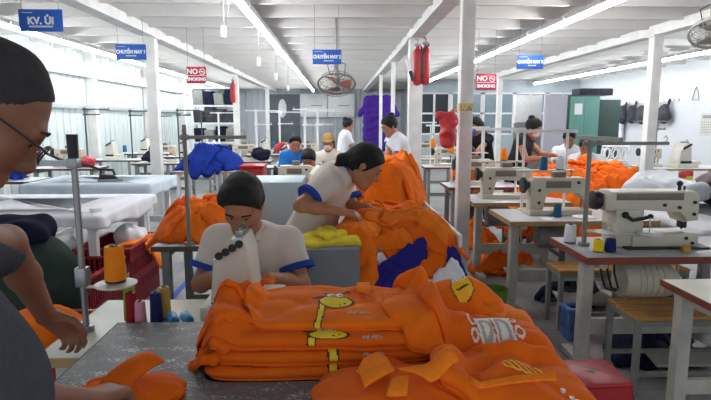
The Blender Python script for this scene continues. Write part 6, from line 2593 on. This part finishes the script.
fb = nrm(V(-0.06, -0.76, -0.64))
ub = nrm(V(0.0, -0.64, 0.76))
person('boy in a white polo with blue cuffs bowed over the overlock machine', V(-0.41, 2.66, 0.56), V(-0.41, 2.56, 0.90), V(-0.412, 2.50, 0.985), V(-0.42, 2.36, 1.135), fb, ub,
       [V(-0.58, 2.535, 0.93), V(-0.235, 2.535, 0.93)], [V(-0.50, 2.29, 0.84), V(-0.31, 2.25, 0.835)],
       [(V(0.3, -0.9, -0.2), V(0.2, 0, -1), V(1, 0, 0)), (V(-0.25, -0.85, -0.15), V(-0.6, 0.1, -0.7), V(-0.4, 0, 0.8))],
       [V(-0.52, 2.32, 0.52), V(-0.28, 2.32, 0.52)], [V(-0.52, 2.38, 0.08), V(-0.28, 2.38, 0.08)],
       el=[V(-0.645, 2.47, 0.74), V(-0.175, 2.46, 0.735)], vox=0.0085, skin=M_skin, shirt=M_polo, cuff=M_cuff, collar=M_polo, trouser=M_trouser, hair='fringe', hem=0.12, sleeve=0.66, curl=0.8, foot=V(0, -1, 0), wrinkle=0.006, hs=1.06)
stool('grey stool under the bowed boy', (-0.41, 2.7, 0), M_greymetal, 0.455, 0.28)
o = field_mesh('cloth_piece', [ell((-0.33, 2.16, 0.835), (0.055, 0.05, 0.014), k=0.02), ell((-0.30, 2.20, 0.83), (0.04, 0.05, 0.012), k=0.02)], 0.006, M_orange2, None, loc=(-0.33, 2.16, 0.82), wrinkle=0.006, wfreq=60, seed=3)
tag(o, 'small orange piece in the boy\'s hand at the overlock machine', 'cloth')

fw_ = nrm(V(0.80, -0.1, -0.6))
uw_ = nrm(V(0.6, 0.0, 0.8))
person('woman in a white polo with blue trim bending over the orange heap', V(-0.20, 3.42, 0.80), V(-0.02, 3.36, 1.13), V(0.055, 3.33, 1.185), V(0.165, 3.27, 1.225), fw_, uw_,
       [V(-0.06, 3.19, 1.13), V(0.02, 3.53, 1.13)], [V(0.005, 3.03, 0.985), V(0.19, 3.30, 0.96)],
       [(V(0.9, 0.1, -0.15), V(0, 0.3, -1), V(0, 1, 0.2)), (V(0.9, -0.1, -0.3), V(0, 0, -1), V(0, -1, 0))],
       [V(-0.20, 3.30, 0.42), V(-0.20, 3.50, 0.42)], [V(-0.22, 3.31, 0.08), V(-0.22, 3.52, 0.08)],
       el=[V(-0.215, 3.05, 1.02), V(0.1, 3.46, 0.93)], vox=0.0095, skin=M_skin, shirt=M_polo, cuff=M_cuff, collar=M_cuff, trouser=M_trouser_pale, hair='tail', hem=0.06, sleeve=0.7, foot=V(1, 0, 0), wrinkle=0.007, hs=1.04)

figure('woman in white with hair pinned up standing beyond the tall orange heap', 0.78, 6.5, 200, lean=12, hpitch=28, shirt=M_whitecloth, cuff=M_cuff, trouser=M_jean, hair='bun', hgt=0.99, vox=0.012,
       wrR=V(0.55, 6.15, 1.0), wrL=V(0.5, 6.35, 1.0))
figure('woman in a white T-shirt with a hair bun standing far behind', 0.09, 9.5, 10, lean=6, hpitch=10, shirt=M_whitecloth, trouser=M_jean, hair='bun', hgt=0.96, vox=0.014)
figure('boy with bowed dark hair seated at the machine below the tan cap', -0.30, 6.25, 265, sit=True, lean=22, hpitch=40, shirt=M_polo, cuff=M_cuff, hair='fringe', vox=0.013, hgt=0.95)
figure('person in a bright blue shirt seated behind the bowed boy', -0.62, 7.9, 275, sit=True, lean=10, hpitch=20, shirt=mat('sky_blue_shirt', (40, 112, 190), 0.9, spec=0.1), hair='short', vox=0.014, hgt=1.02)
figure('woman in a tan cap and face mask seated beside the blue shirt', -0.12, 7.85, 262, sit=True, lean=8, hpitch=12, shirt=M_polo, hair='long', vox=0.014, mask=mat('pale_mask', (226, 216, 206), 0.8), capmat=mat('tan_cap', (172, 138, 82), 0.8), hgt=1.02)
figure('woman in black with a bright blue face mask standing at the sewing row', 2.05, 7.55, 215, lean=14, hpitch=22, shirt=M_rubbish if False else mat('black_shirt', (32, 33, 38), 0.9, spec=0.1), trouser=M_jean, hair='long', mask=mat('blue_mask', (52, 120, 196), 0.8), vox=0.012, hgt=0.98,
       wrR=V(1.68, 7.12, 1.0), wrL=V(1.72, 6.95, 1.0))
figure('bare-armed woman in a dark top reaching into the wide orange heap', 2.2, 6.68, 325, lean=16, hpitch=30, shirt=mat('charcoal_top', (52, 50, 56), 0.9, spec=0.1), trouser=M_jean, hair='bun', mask=mat('pale_mask', (226, 216, 206)), sleeve=0.25, vox=0.011, hgt=0.98,
       wrR=V(2.42, 6.25, 1.06), wrL=V(2.62, 6.42, 1.08))
figure('seated worker in a patterned white shirt nearest the white column', 3.19, 6.95, 262, sit=True, lean=16, hpitch=28, hyaw=-20, shirt=mat('pale_print_shirt', (206, 210, 218), 0.9, var=0.1, scale=40), hair='short', vox=0.012, wrR=V(3.05, 6.5, 0.98), wrL=V(3.25, 6.5, 0.98), seat=0.5)
figure('seated worker in a plain white shirt beside the patterned shirt', 3.36, 7.85, 262, sit=True, lean=10, hpitch=24, hyaw=-15, shirt=M_whitecloth, hair='short', vox=0.013, seat=0.55)
figure('person with dark hair bent low beside an orange cone on the sewing row', 1.72, 6.95, 250, sit=True, lean=20, hpitch=35, shirt=M_orange, hair='long', vox=0.013, seat=0.42)
figure('dark-haired worker standing far behind the woman in black', 2.3, 10.2, 250, lean=8, hpitch=20, shirt=M_rubbish, trouser=M_jean, hair='bun', vox=0.015, hgt=1.0)
for (x, y, lb) in ((-0.30, 6.32, 'bowed boy below the tan cap'), (-0.62, 7.96, 'person in the bright blue shirt'), (-0.12, 7.92, 'woman in the tan cap'), (3.19, 7.02, 'worker in the patterned shirt'), (3.36, 7.92, 'worker in the plain white shirt beside the patterned one'), (1.72, 7.02, 'dark-haired person bent low')):
    stool('plastic stool under the ' + lb, (x, y, 0), M_bluepl, 0.45 if x < 1 else (0.41 if x < 2 else 0.5), 0.27)
